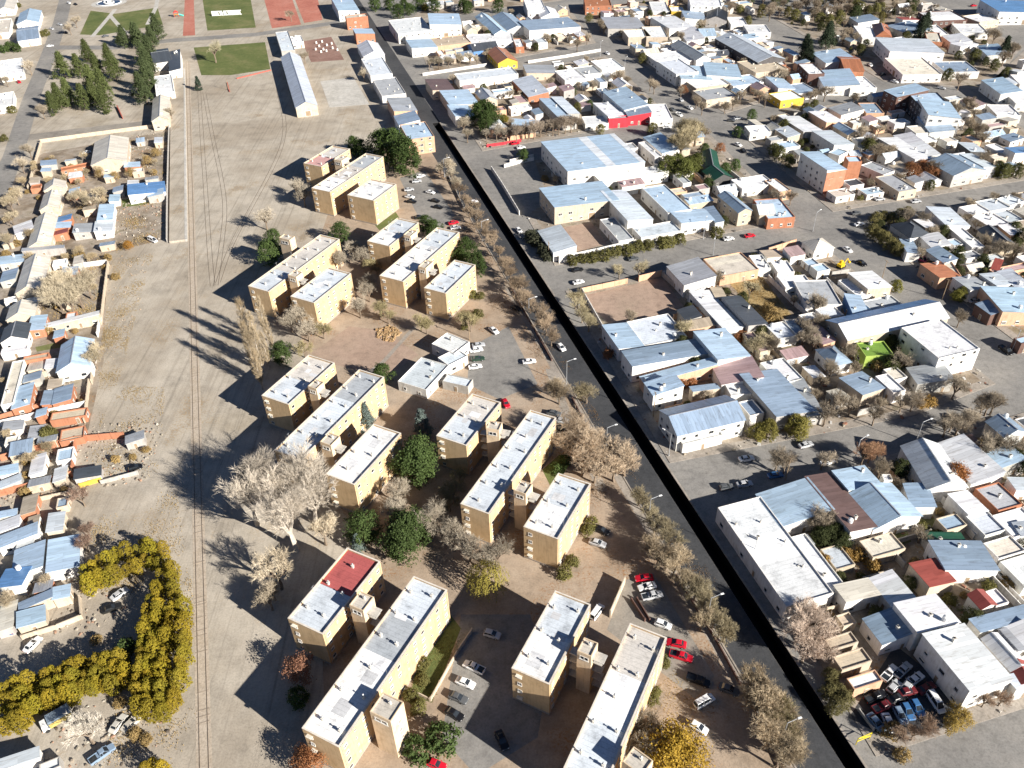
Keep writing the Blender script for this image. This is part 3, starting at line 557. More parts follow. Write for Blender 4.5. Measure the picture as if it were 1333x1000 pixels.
# ------------------------------------------------------------------ houses, sheds and halls
# sheet, eaves height, roof form (f flat, s single fall, g gable ridge along first edge, G ridge across it, h hip), roof, wall, roof corners
HOUSES = '''
00 5 g c c 475 862 495 748 668 718|00 2.4 s n g 216 870 215 840 292 832|00 2.6 f o o 318 890 315 866 462 845|00 2.5 s b o 650 880 650 852 728 843|00 3 g c c 228 995 240 940 342 944|00 2.4 f o o 158 985 165 962 216 956
00 3.2 s B w 672 1030 670 965 855 945|00 5 g c c 790 632 800 500 882 506|00 4.5 f w w 812 490 802 402 892 386|00 5 s d w 880 372 880 264 938 264|00 5 G d w 800 330 790 288 872 252
00 4 f w w 0 395 0 312 116 300|00 4 f w w -40 560 -30 480 72 476|00 4 g b w 86 128 108 62 216 56|00 4.2 G n w 92 214 96 142 202 134|00 3.8 g c w -20 60 0 8 90 -5|00 4 f c w -60 180 -40 100 60 95
10 3.6 g c c 206 96 228 2 324 0|10 3.6 g c c 141 294 186 116 300 120|10 2.8 s g g 122 316 122 298 332 284|10 3.6 g c c 80 530 136 326 260 336|10 3.6 g c c 32 668 66 572 194 576|10 3.6 g d w 2 786 46 680 160 686|10 3 f w w 2 842 12 790 146 792
10 3.8 f c w 2 1110 5 876 126 872|10 3.2 f t o 118 882 122 832 255 834|10 2.8 s w w 80 220 68 176 166 156|10 2.8 s b g 2 390 0 352 120 324|10 2.8 s n g 0 470 0 430 98 402|10 2.5 f w w 22 575 20 552 82 540
10 2.8 s B o 298 158 300 130 376 122|10 2.8 s b o 286 196 290 164 372 155|10 2.8 s r o 280 226 282 204 356 196|10 3.6 s b w 508 156 508 80 596 62|10 2.8 s g g 383 222 386 178 490 162|10 3 s l w 492 216 495 160 590 150|10 2.8 f w w 675 30 672 -5 752 -10|10 3 s b g 770 28 768 -5 852 -12
10 2.8 s w c 240 692 240 660 520 648|10 3 s b o 150 728 170 652 246 640|10 4.2 g b w 294 938 314 805 488 768
20 3.2 s b o 60 132 90 6 180 0|20 2.8 s n o 216 112 236 40 284 32|20 3 s n o 272 106 288 24 384 8|20 2.6 f t o 258 192 268 160 456 120|20 2.4 f t o 308 302 318 244 442 214|20 2.4 s g g 655 312 655 272 750 250|20 2.8 s b w 0 486 0 428 92 414
20 2.6 s l g 0 545 0 490 112 476|20 2.2 s d g 392 506 396 446 526 424|20 2.8 s b g -10 706 -5 664 88 650|20 2.6 s w w -10 775 -5 722 106 690|20 3 s b w -10 856 -5 788 202 736|20 3.2 s b w 248 992 262 820 416 784|20 3 s b w 62 1003 80 872 240 826|20 2.6 s w w 84 870 92 838 180 812
30 2.8 s b c 96 278 96 192 232 152|30 2.8 s n c 100 176 100 130 276 86|30 2.8 s b c 278 128 282 76 364 44|30 3 s B w -20 60 0 25 168 -38|30 3 s l w -5 1010 -5 924 200 906|30 2.4 f w g 204 1010 200 912 312 960
01 5.2 g l c 207 562 140 308 226 288|01 6 s b w 430 66 394 -10 494 -14|01 7.5 f c o 470 96 462 74 572 70|01 5.5 s b o 520 186 505 160 602 150|01 4.6 g w w 560 296 540 234 632 224|01 4.6 f l w 596 396 560 308 656 294|01 4.6 f g w 656 502 615 430 726 400|01 5.2 s g p 720 592 700 536 796 508|01 5.2 s n w 745 652 725 620 826 590|01 7.8 f b p 792 728 765 660 880 632
01 4.5 f l g 132 268 100 196 166 160|01 4 f w w 185 222 168 182 235 184|01 6 f w w 740 178 722 108 860 88|01 7.5 s b w 905 138 898 92 1055 72|01 4.5 s b w 812 262 800 216 910 204|01 4.5 f t p 940 242 930 205 1082 180|01 4.5 f w w 780 196 770 150 880 140|01 4.5 g b w 1240 180 1128 90 1210 80|01 4 g n w 1310 160 1250 92 1333 76|01 4 f w w 1100 226 1096 196 1330 170|01 3.6 G d B 1132 268 1120 236 1228 218
01 5 f l w 1060 422 1040 378 1330 348|01 4.2 s m c 920 482 902 428 992 412|01 4 s b c 1010 560 968 478 1102 466|01 4 s b w 1040 620 1000 560 1100 545|01 3.6 g g c 1180 528 1150 498 1215 470|01 4.2 g o y 1260 330 1232 282 1300 258
02 7 f w w 82 58 62 4 150 -10|02 5 g w w 150 92 132 62 222 48|02 5 s n w 90 170 58 120 290 90|02 4 f w o 20 245 5 206 46 200|02 6 f o o 382 32 374 -4 505 -14|02 4 s g g 500 160 470 112 652 90|02 5 f w c 606 196 582 166 690 150|02 5 f w c 700 196 680 152 782 136|02 4.5 s w w 820 160 750 102 850 86|02 4 s w w 910 216 870 166 950 150
02 3.8 G b w 985 190 962 162 1032 150|02 4.6 g k g 1010 102 1016 62 1122 62|02 4 s n w 900 105 888 80 992 64|02 8 f w w 930 32 920 -14 1076 -22|02 4.5 f w y 830 60 818 38 888 32|02 4 f w w 730 60 720 30 800 8|02 5 g g w 960 314 816 246 902 224|02 4.2 f w w 772 336 726 300 862 264|02 6.5 f l w 856 388 772 326 866 304|02 4.6 s b w 880 422 856 376 1000 346|02 4.6 s b w 1012 402 1002 366 1170 336|02 6 g l d 1280 325 1090 206 1190 184|02 5 f t c 1270 380 1215 345 1333 300|02 4 f w c 960 462 906 422 1082 400|02 4 f b w 1152 450 1102 412 1240 386|02 4 f g c 1012 522 966 476 1102 450|02 4 f w w 1230 170 1210 140 1320 128|02 3.6 f w w 1140 130 1120 96 1200 88
02 3.6 s g c 76 392 60 356 212 340|02 4 f w w 276 420 232 370 330 356|02 4 f w w 470 366 436 326 522 304|02 3.8 f g w 362 392 330 356 420 340|02 4 s l o 86 506 14 426 102 404|02 4 s b g 262 642 148 536 212 512|02 4 s l g 292 600 206 512 260 504|02 3 s b g 0 668 0 646 140 628|02 5.5 s b w 586 574 496 482 590 464|02 4 s w w 500 620 440 546 520 536|02 4.8 s n r 604 606 586 576 700 560|02 4.8 f g r 504 620 492 600 598 600|02 4 f w w 720 620 692 556 800 540|02 3.2 f w w 382 650 360 605 480 600
02 7 s b w 290 908 172 786 530 697|02 5 f w w 744 818 645 752 694 736|02 4 s b w 782 800 702 732 770 702|02 4.2 g V w 1010 872 1000 820 1062 790|02 3.6 g V d 1050 940 1000 892 1090 876|02 4 f w w 1240 692 1202 646 1320 650|02 4 f w w 1200 985 1172 958 1308 908|02 5 f w w 460 948 410 892 780 858
pp 6.5 s b c 722 274 711 252 783 236|12 5.5 s l w 602 165 505 20 586 -10|12 5.5 f b w 812 110 692 0 792 -42|12 4 f g w 556 256 462 152 532 130|12 4 s l w 215 316 132 192 250 184|12 4.2 f l w 672 238 626 186 832 150|12 4.2 s b w 882 178 822 126 1000 88|12 4.2 s n w 1060 160 1010 90 1046 78|12 6 g n c 1180 108 1066 32 1140 6|12 5 G l c 1290 118 1262 78 1333 60|12 3.4 s g g 640 150 600 100 660 80
12 5 s g w 896 486 800 386 966 358|12 3.4 f w w 930 516 900 496 1028 476|12 3.4 s w w 1100 726 940 536 1026 512|12 4 f c p 1086 440 1000 346 1190 312|12 4 s d g 1230 706 1110 566 1186 540|12 4 s b w 556 830 476 706 596 682|12 4 f l w 690 800 602 676 812 632|12 5 s n w 626 926 596 860 960 766|12 5.5 s b w 1070 892 956 762 1108 710|12 4 s b p 692 1000 662 966 1040 880|12 4.2 s p w 1092 1003 1046 916 1240 870|12 3.6 f w w 1280 400 1240 342 1300 325|12 4 s b w 720 1022 690 980 832 952
22 6 s b w 736 60 692 -14 842 -40|22 3.4 s n c 940 52 926 26 1062 0|22 6 G n w 862 268 772 138 1110 60|22 3.6 f w w 880 300 866 278 1090 252|22 4 f w w 1140 60 1110 5 1220 -40
pp 5 f w w 1024 790 950 662 990 646|pp 4.6 s b w 1016 686 991 640 1050 627|pp 4.6 f w w 1062 776 1020 705 1048 694|23 5 s m w 426 780 212 496 322 462|23 4.6 s b w 416 570 336 470 500 426|23 4.6 g b w 550 755 426 576 642 520|23 4 f w w 622 500 570 500 618 470|23 5 g w w 830 546 716 360 890 315|23 4.6 s w w 1060 520 896 330 1010 280|23 4 s b w 748 640 716 552 822 526|23 3.4 s m o 1050 320 1008 282 1060 265|23 4.5 g n w 1230 276 1132 202 1246 168|23 4 s w w 1040 690 924 590 1036 556|23 4 f g o 1200 660 1086 550 1200 510|23 4 f l w 1132 790 1046 690 1140 656|23 2.8 s V g 872 896 842 846 1000 776|23 4 s n w 916 986 866 900 1106 820|pp 4.5 s r c 1209 767 1184 737 1217 727|23 4 f c w 1202 910 1116 836 1260 786|23 4 s l w 1320 790 1286 742 1333 720|pp 4.2 s n g 1010 547 976 498 1011 481|pp 3.8 s n c 1122 518 1090 495 1122 484|23 3.4 s g g 205 170 120 20 180 -20|23 4 f w w 1310 420 1275 380 1340 350|23 4 s l w 1290 560 1260 520 1340 490
13 4.6 f b o 0 140 -60 62 60 30|13 3.8 h c w 240 310 166 256 280 240|13 3.4 f w w 50 420 22 376 100 356|13 3.4 f w w 92 500 52 446 190 430|13 4 f g w 200 590 152 500 310 456|13 4 s w c 516 520 426 430 540 412|13 3.4 f w w 470 546 402 472 432 446|13 4 s b B 440 640 406 562 480 540|13 3.6 f g w 562 632 502 572 640 536|13 6 G b c 416 770 326 680 816 560|13 8 f w w 890 866 692 720 900 660|13 4.8 f v v 510 856 470 800 602 775|13 3.6 s g g 780 1000 752 960 900 908|13 4 h n w 340 906 252 826 342 800|13 3.8 f l w 56 766 0 696 80 672|13 3.6 f n g 130 740 92 680 150 660|13 4 f w w 60 1000 -40 890 80 862|13 3 f l w 300 660 240 610 340 590
13 4.2 h d w 742 240 652 176 742 150|13 4 s w w 852 290 800 240 882 220|13 3.6 s n w 722 320 692 268 752 254|13 3.8 s n w 916 370 826 310 886 290|13 3.8 s o p 890 460 816 396 896 366|13 3.8 f c p 956 460 902 376 956 360|13 3.8 s g w 1050 526 942 462 1070 436|13 3.8 s l w 1186 500 1102 450 1190 420|13 3.8 s l w 1290 500 1200 420 1262 408|13 4 s l w 920 186 846 116 946 82|13 4 f w w 1062 290 952 196 1012 185|13 4 f w w 1062 120 1006 86 1090 60|13 4 f l w 1160 100 1096 58 1180 30|13 4 f l w 1262 70 1186 36 1262 12|13 4 f w w 1152 180 1086 130 1170 106|13 4 f l w 1256 160 1186 112 1242 90|13 4 g d c 1190 280 1116 216 1190 190|13 3.8 s r w 1160 400 1112 388 1220 366|13 3.8 f p p 1190 430 1166 412 1330 366|13 4.5 s b p 1216 640 1156 572 1340 500|13 4.2 s n b 1160 640 1090 600 1140 570|13 4 f b b 1320 790 1292 770 1345 745
03 8.5 s b b 672 506 592 462 762 448|03 8.5 f b d 800 562 728 484 880 480|03 8.5 s b w 832 612 800 562 944 532|03 6.5 s l w 632 280 582 232 832 204|03 4.5 f c w 702 390 622 316 802 298|03 4 f n w 922 376 862 326 1030 318|03 5 s b w 302 330 246 290 372 265|03 5 G o o 402 370 362 310 442 290|03 4.6 s b w 292 452 264 402 420 370|03 6.5 f w b 212 386 166 342 236 328|03 4.2 f w w 430 462 402 436 500 398|03 3.8 s b w 52 470 2 426 72 405|03 3.8 f n w 152 490 102 450 182 430|03 4 f w y 66 526 12 490 122 470|03 4.6 f w o 2 340 -40 290 40 275|03 4 f w w 492 200 456 150 552 135|03 4.2 h o w 562 190 546 140 620 130
03 6 f w b 862 110 776 60 952 55|03 4.6 f w c 1102 116 1042 92 1112 70|03 7 s B w 1202 72 1142 36 1340 5|03 4 f w w 1002 170 972 140 1100 125|03 5 f c o 832 216 816 170 890 170|03 4 s w w 962 230 916 196 1000 185|03 4 s b w 1142 290 1106 256 1190 240|03 9.5 s b w 306 900 186 816 266 790|03 9.8 f b o 420 842 405 822 468 812|03 4.6 s l w 342 770 232 700 330 680|03 5.5 f b w 372 812 302 790 360 770|03 4 s g w 382 600 336 565 430 545|03 4 f n p 512 590 476 546 560 535|03 3.8 s w p 302 650 226 600 300 580|03 3.8 s w g 182 700 102 630 160 605|03 4.6 s w w 762 846 602 740 682 715|03 4.6 s w w 800 822 672 722 742 700|03 4.2 s b w 842 690 802 640 900 610|03 4 f c w 772 696 736 670 812 650|03 4.2 f w w 942 640 882 600 950 585|03 5.5 g n g 965 915 822 836 1000 812|03 5 s l w 1120 880 1010 812 1060 800|03 4 s l d 1052 800 996 760 1070 745|03 5 s B w 1282 812 1242 790 1340 765|03 5.5 s b w 1212 490 1142 440 1216 415|03 4 f w w 1312 440 1282 410 1345 390|03 4 f w w 1192 600 1152 560 1260 545|03 4 f w w 1290 540 1256 506 1340 490|03 4 f g w 602 910 482 860 540 840|03 4 f g c 682 1000 582 930 650 905|03 4.2 f w p 60 1000 0 945 40 930|03 4 s n w 470 120 430 95 530 85|03 4 s r w 700 115 660 95 750 90|03 4.2 f w w 880 180 830 140 880 130|03 4 s n g 730 180 650 140 730 120|03 4 s w w 1000 255 930 235 1040 215
33 4 s c w 402 150 346 62 520 12|33 4 s w w 646 160 532 12 640 -20|33 3.4 f t t 332 386 286 306 430 286|33 3.4 f t c 386 490 332 390 490 370|33 3.4 f w p 450 592 402 512 556 486|33 3 f t t 300 300 250 235 330 215|33 4.2 s n w 596 356 508 212 646 178|33 5.5 s w w 770 312 658 170 870 95|33 6.2 s w w 1040 616 790 330 1020 250|33 4.6 g r w 1110 170 1052 102 1120 75|33 4.4 f w w 1190 156 1122 80 1186 62|33 4 s n w 1096 310 1042 246 1340 150|33 4.4 g w w 1262 492 1102 330 1202 300|33 4.4 s w w 1302 392 1206 298 1340 235|33 4.4 g r w 1302 562 1266 492 1345 450|33 3 f t c 395 262 355 200 420 185
pp 4.2 s b g 1300 610 1282 592 1312 582|pp 4 f w w 1320 700 1295 672 1330 660|pp 4 s g w 1325 850 1300 822 1336 812|pp 4 s l w 1322 900 1305 882 1340 872
11 3.6 f l w 738 985 870 850 1004 902|11 4 f w w 914 790 985 738 1112 780|11 3.8 f l w 946 862 1010 830 1102 852|11 3 f l g 970 985 1010 930 1130 975
02 3.6 f g g 1010 880 985 850 1040 835|12 3 s g g 560 240 520 190 560 180|12 3.2 s t c 1060 560 1040 520 1090 500|23 3.2 s g g 60 840 20 790 90 770|23 3.2 s g g 190 850 150 800 200 790
'''
SIZE_WORDS = lambda L, Wd: ('long ' if max(L, Wd) > 2.4 * min(L, Wd) else 'broad ' if L * Wd > 260 else 'small ' if L * Wd < 60 else '')
TOWN = [math.atan2(cdir.y, cdir.x), R(90 + 16.4)]
FORM = {'f': 'flat', 's': 'lean-to', 'g': 'gabled', 'G': 'gabled', 'h': 'hipped'}
def house(rc, h, form, rf, wl, q):
    c, L, Wd, a = rect(Z(rc, *q[0:2]), Z(rc, *q[2:4]), Z(rc, *q[4:6]), h, TOWN if 'pp' == rc or int(rc[1]) > 0 or rc[0] in '1' else None)
    L, Wd = max(L, 2.2), max(Wd, 2.2)
    if rc == '11': a = a
    swap = form == 'G'
    if swap: L, Wd, a, form = Wd, L, a - math.pi / 2, 'g'
    HOUSE_RECTS.append((c, L, Wd, a)); area = L * Wd
    rcol, rword = ROOF[rf]; wcol, wword = WALL.get(wl, ((.50, .43, .34), 'tan'))
    rr = random.Random(int(c.x * 7 + c.y * 13)); jit = lambda k, s=.08: (lambda f: tuple(min(.85, v * f * rr.uniform(.985, 1.015)) for v in k))(rr.uniform(1 - s, 1 + s))
    noun, name = ('shed', 'shed') if area < 34 else ('house', 'house') if area < 230 else ('building', 'building') if area < 480 else ('hall', 'hall')
    lm = near(c)
    label = f'{SIZE_WORDS(L, Wd)}{wword}-walled {noun} with {rword} {FORM[form]} roof by the {lm}'
    if len(label.split()) > 16: label = f'{wword} {noun} with {rword} {FORM[form]} roof by the {lm}'
    if len(label.split()) > 16: label = f'{noun} with {rword} {FORM[form]} roof by the {lm}'
    root = thing(name, (c.x, c.y, 0), a, label, noun, f'buildings by the {lm}')
    wc = jit(wcol); rcj = jit(rcol)
    y1, x1 = Wd / 2, L / 2
    if form == 'f':
        vs, fs = parapet_shell(L, Wd, h, .2, .4); wm = MB().add(vs, fs)
        nb = 1 if L < 9 else rr.choice((1, 2, 2, 3))
        rms = []
        xs = sorted([0, 1] + [rr.uniform(.25, .75) for _ in range(nb - 1)])
        for t0, t1 in zip(xs, xs[1:]):
            w = (L - .42) * (t1 - t0)
            if w > .3: rms.append((MB().box(-L / 2 + .21 + (L - .42) * (t0 + t1) / 2, 0, h - .47, w - .02, Wd - .42, .1), jit(rcol, .16)))
        ztop = h - .38
    elif form == 's':
        rise = min(.12 * Wd, 1.3) * (1 if rr.random() < .6 else -1)
        za, zb = (h, h + rise) if rise > 0 else (h - rise, h)
        wm = MB().add([(-x1, -y1, 0), (x1, -y1, 0), (x1, y1, 0), (-x1, y1, 0), (-x1, -y1, za), (x1, -y1, za), (x1, y1, zb), (-x1, y1, zb)],
                      [(0, 1, 5, 4), (1, 2, 6, 5), (2, 3, 7, 6), (3, 0, 4, 7), (4, 5, 6, 7)])
        e = .22; s_ = (zb - za) / Wd; t = .09
        mk = lambda xa, xb, ya, yb: [(xa, ya, za + (ya + y1) * s_ + .01), (xb, ya, za + (ya + y1) * s_ + .01), (xb, yb, za + (yb + y1) * s_ + .01), (xa, yb, za + (yb + y1) * s_ + .01)]
        rms = []; nb = 1 if L < 7 else rr.choice((1, 1, 2, 3))
        xs = [-x1 - e] + sorted(rr.uniform(-x1 * .6, x1 * .6) for _ in range(nb - 1)) + [x1 + e]
        for xa, xb in zip(xs, xs[1:]):
            lo = mk(xa, xb - .015, -y1 - e, y1 + e); hi = [(x, y, z + t) for x, y, z in lo]
            rms.append((MB().add(lo + hi, [(3, 2, 1, 0), (4, 5, 6, 7), (0, 1, 5, 4), (1, 2, 6, 5), (2, 3, 7, 6), (3, 0, 4, 7)]), jit(rcol, .10)))
        ztop = (za + zb) / 2 + .1
    else:
        rise = min(.24 * Wd, 2.4) if form == 'g' else min(.28 * Wd, 2.2); hx = 0 if form == 'g' else min(Wd / 2, L / 2 - .3)
        e = .3; k = rise / y1; t = .1
        if form == 'g':
            wm = MB().add([(-x1, -y1, 0), (x1, -y1, 0), (x1, y1, 0), (-x1, y1, 0), (-x1, -y1, h), (x1, -y1, h), (x1, y1, h), (-x1, y1, h), (-x1, 0, h + rise), (x1, 0, h + rise)],
                          [(0, 1, 5, 4), (1, 2, 6, 9, 5), (2, 3, 7, 6), (3, 0, 4, 8, 7), (4, 5, 9, 8), (6, 7, 8, 9)])
        else:
            wm = MB().box(0, 0, 0, L, Wd, h)
        rms = []
        for sg in (-1, 1):
            X = x1 + e; lo = [(-X, sg * (y1 + e), h - e * k + .01), (X, sg * (y1 + e), h - e * k + .01), (X - hx - (e if hx else 0), 0, h + rise + .01), (-X + hx + (e if hx else 0), 0, h + rise + .01)]
            if sg > 0: lo = [lo[1], lo[0], lo[3], lo[2]]
            hi = [(x, y, z + t) for x, y, z in lo]
            rms.append((MB().add(lo + hi, [(3, 2, 1, 0), (4, 5, 6, 7), (0, 1, 5, 4), (1, 2, 6, 5), (2, 3, 7, 6), (3, 0, 4, 7)]), rcj))
        if form == 'h':
            for sg in (-1, 1):
                X = sg * (x1 + e); lo = [(X, -sg * (y1 + e), h - e * k + .01), (X, sg * (y1 + e), h - e * k + .01), (X - sg * (hx + e), 0, h + rise + .01)]
                hi = [(x, y, z + t) for x, y, z in lo]
                rms.append((MB().add(lo + hi, [(2, 1, 0), (3, 4, 5), (0, 1, 4, 3), (1, 2, 5, 4), (2, 0, 3, 5)]), rcj))
        ztop = h + rise * .5
    ob('wall', wm.mesh('wall', M['plaster']), root, color=wc)
    ro = None
    for rm, col in rms:
        ro = ob('roof', rm.mesh('roof', M['membrane' if form == 'f' else 'sheet']), root, color=col)
    if form in 'gh' and L > 6:
        ob('ridge_cap', MB().box(0, 0, h + rise + .06, L - 2 * hx, .3, .1).mesh('ridge_cap', M['galv']), root)
    # roof furniture
    if area > 45:
        if rr.random() < .6: ob('chimney', ME_CHIM, ro, (rr.uniform(-.35, .35) * L, rr.uniform(-.3, .3) * Wd, ztop - .35), 0, (1, 1, rr.uniform(.8, 1.3)))
        if rr.random() < .32: ob('water_tank', ME_TANK, ro, (rr.choice((-.36, .36)) * L, rr.uniform(-.3, .3) * Wd, ztop - .1))
        if form == 'f':
            for _ in range(int(area / 90)): ob('roof_vent', ME_VENT, ro, (rr.uniform(-.4, .4) * L, rr.uniform(-.4, .4) * Wd, h - .4), 0, (.7,) * 3)
    # openings on the walls that look towards the valley side
    vis = [k for k in range(4) if facing(a, k, c) > .15]
    order = sorted(vis, key=lambda k: -sides(L, Wd)[k][3])
    for i, k in enumerate(order):
        ln = sides(L, Wd)[k][3]; n = max(1, min(6, int(ln / 3.6))); rows = 1 if h < 5.6 else 2 if h < 7.6 else 3
        if noun == 'shed': n = 1; rows = 1
        for row in range(rows):
            for j in range(n):
                t = -ln / 2 + (j + .5) * ln / n + rr.uniform(-.3, .3)
                if row == 0 and i == 0 and j == n // 2:
                    on_wall(root, L, Wd, k, t, .02, .95 if noun != 'hall' else 3.2, min(2.1, h - .5) if noun != 'hall' else 3.0, ME_DOOR, 'door'); continue
                if noun == 'shed' or rr.random() < .15: continue
                on_wall(root, L, Wd, k, t, 1.0 + row * 2.75, rr.choice((1.0, 1.3, 1.6)), 1.1, ME_WIN2 if rr.random() < .35 else ME_WIN, 'window')
    return root, c, L, Wd, a
HREF = {}
for line in HOUSES.strip().splitlines():
    for e_ in line.split('|'):
        w = e_.split(); HREF[e_] = house(w[0], float(w[1]), w[2], w[3], w[4], [float(v) for v in w[5:11]])

KEEP = [PP(641,212, 694,200, 715,262, 681,283), PP(752,380, 866,358, 898,404, 795,430), PP(728,295, 772,288, 792,320, 750,330), PP(1100,935, 1160,835, 1265,910, 1240,950, 1150,966), PP(945,368, 985,348, 1035,410, 1000,428), PP(1066,330, 1108,334, 1116,360, 1076,358)]
def inside(v, pts):
    r_ = False; n = len(pts)
    for i in range(n):
        a, b = pts[i], pts[(i + 1) % n]
        if (a.y > v.y) != (b.y > v.y) and v.x < (b.x - a.x) * (v.y - a.y) / (b.y - a.y) + a.x: r_ = not r_
    return r_
def free(v, m):
    for (c, L, Wd, a) in HOUSE_RECTS:
        d = v - Vector((c.x, c.y, 0)); lx = d.x * math.cos(a) + d.y * math.sin(a); ly = -d.x * math.sin(a) + d.y * math.cos(a)
        if abs(lx) < L / 2 + m and abs(ly) < Wd / 2 + m: return False
    return True
# back houses, lean-tos and sheds that fill the plots between the larger roofs
ir = random.Random(31)
for bi, b in enumerate(BLOCKS):
    pts = inset(PP(*b), 3.4); xs = [p.x for p in pts]; ys = [p.y for p in pts]; got = 0
    for _ in range(1500):
        if got >= (12, 38, 38, 34, 50, 26, 18, 38, 24, 10, 12, 8)[bi]: break
        v = Vector((ir.uniform(min(xs), max(xs)), ir.uniform(min(ys), max(ys)), 0))
        if not inset_view(v, 0): continue
        L_, W_, a_ = ir.uniform(4, 12), ir.uniform(3.5, 7.5), TOWN[0] + ir.choice((0, math.pi / 2))
        ux, uy = Vector((math.cos(a_), math.sin(a_), 0)), Vector((-math.sin(a_), math.cos(a_), 0)); ok = True
        for i in (-1, -.5, 0, .5, 1):
            for j in (-1, -.5, 0, .5, 1):
                q = v + ux * (i * L_ / 2) + uy * (j * W_ / 2)
                if not inside(q, pts) or not free(q, .5) or any(inside(q, k) for k in KEEP): ok = False; break
            if not ok: break
        if not ok: continue
        h_ = ir.choice((2.6, 3.0, 3.4, 3.8, 4.2)); got += 1
        c_ = [photo(v + ux * (i * L_ / 2) + uy * (j * W_ / 2) + Vector((0, 0, h_))) for i, j in ((-1, -1), (1, -1), (1, 1))]
        house('pp', h_, ir.choice('fffssg'), ir.choice('wwwlbbgcntpd'), ir.choice('wwwwgccp'), [x for q in c_ for x in q])
for bi, (pl, cnt_) in enumerate((((2, 260, 60, 205, 215, 178, 216, 310, 140, 330, 130, 470, 2, 480), 26), ((2, 480, 115, 470, 112, 545, 100, 640, 2, 650), 14), ((2, 660, 95, 640, 92, 700, 80, 830, 2, 840), 8))):
    pts = PP(*pl); xs = [q.x for q in pts]; ys = [q.y for q in pts]; got = 0
    for _ in range(1500):
        if got >= cnt_: break
        v = Vector((ir.uniform(min(xs), max(xs)), ir.uniform(min(ys), max(ys)), 0)); L_, W_, a_ = ir.uniform(3, 8), ir.uniform(2.6, 5), TOWN[1] + ir.choice((0, math.pi / 2)) + ir.uniform(-.08, .08)
        ux, uy = Vector((math.cos(a_), math.sin(a_), 0)), Vector((-math.sin(a_), math.cos(a_), 0))
        if not inset_view(v, 0) or not all(inside(v + ux * (i * L_ / 2) + uy * (j * W_ / 2), pts) and free(v + ux * (i * L_ / 2) + uy * (j * W_ / 2), .4) for i in (-1, -.3, .3, 1) for j in (-1, -.3, .3, 1)): continue
        got += 1; h_ = ir.choice((2.2, 2.5, 2.8))
        c_ = [photo(v + ux * (i * L_ / 2) + uy * (j * W_ / 2) + Vector((0, 0, h_))) for i, j in ((-1, -1), (1, -1), (1, 1))]
        house('pp', h_, ir.choice('sssf'), ir.choice('wlbbgctn'), ir.choice('wgcco'), [x for q in c_ for x in q])
rt_, c_, L_, W_, a_ = HREF['03 9.5 s b w 306 900 186 816 266 790']
ob('brick_gable', MB().box(-L_ / 2 - .07, 0, 0, .12, W_ - .1, 9.4).mesh('brick_gable', M['plaster']), rt_, color=(.46, .21, .13))
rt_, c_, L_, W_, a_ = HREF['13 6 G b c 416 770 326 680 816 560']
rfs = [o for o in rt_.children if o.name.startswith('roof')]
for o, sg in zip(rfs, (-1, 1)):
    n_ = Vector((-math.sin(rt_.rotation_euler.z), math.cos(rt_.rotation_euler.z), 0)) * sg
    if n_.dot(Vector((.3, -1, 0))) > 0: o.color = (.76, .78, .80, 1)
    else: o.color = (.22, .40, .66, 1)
# ------------------------------------------------------------------ walls and fences
def wall(rc, h, wl, pts, label, base=0.0, th=.22, name='boundary_wall'):
    g = [PZ(rc, *p) for p in pts]; col, wd = WALL.get(wl, ((.5, .43, .34), 'tan')); root = thing(name, (g[0].x, g[0].y, 0), 0, label, 'wall')
    for a, b in zip(g, g[1:]):
        d = b - a; mid = (a + b) / 2 - g[0]
        ob('wall_run', MB().box(mid.x, mid.y, 0, d.length + th * .98, th, h, rz=math.atan2(d.y, d.x)).mesh('wall_run', M['plaster']), root, color=col)
        n = max(1, int(d.length / 3.2)); mb = MB()
        for i in range(n + 1):
            p = a + d * (i / n) - g[0]; mb.box(p.x, p.y, 0, th + .12, th + .12, h + .08, rz=math.atan2(d.y, d.x))
        tag(ob('piers', mb.mesh('piers', M['plaster']), root, color=tuple(v * .9 for v in col)), kind='stuff')
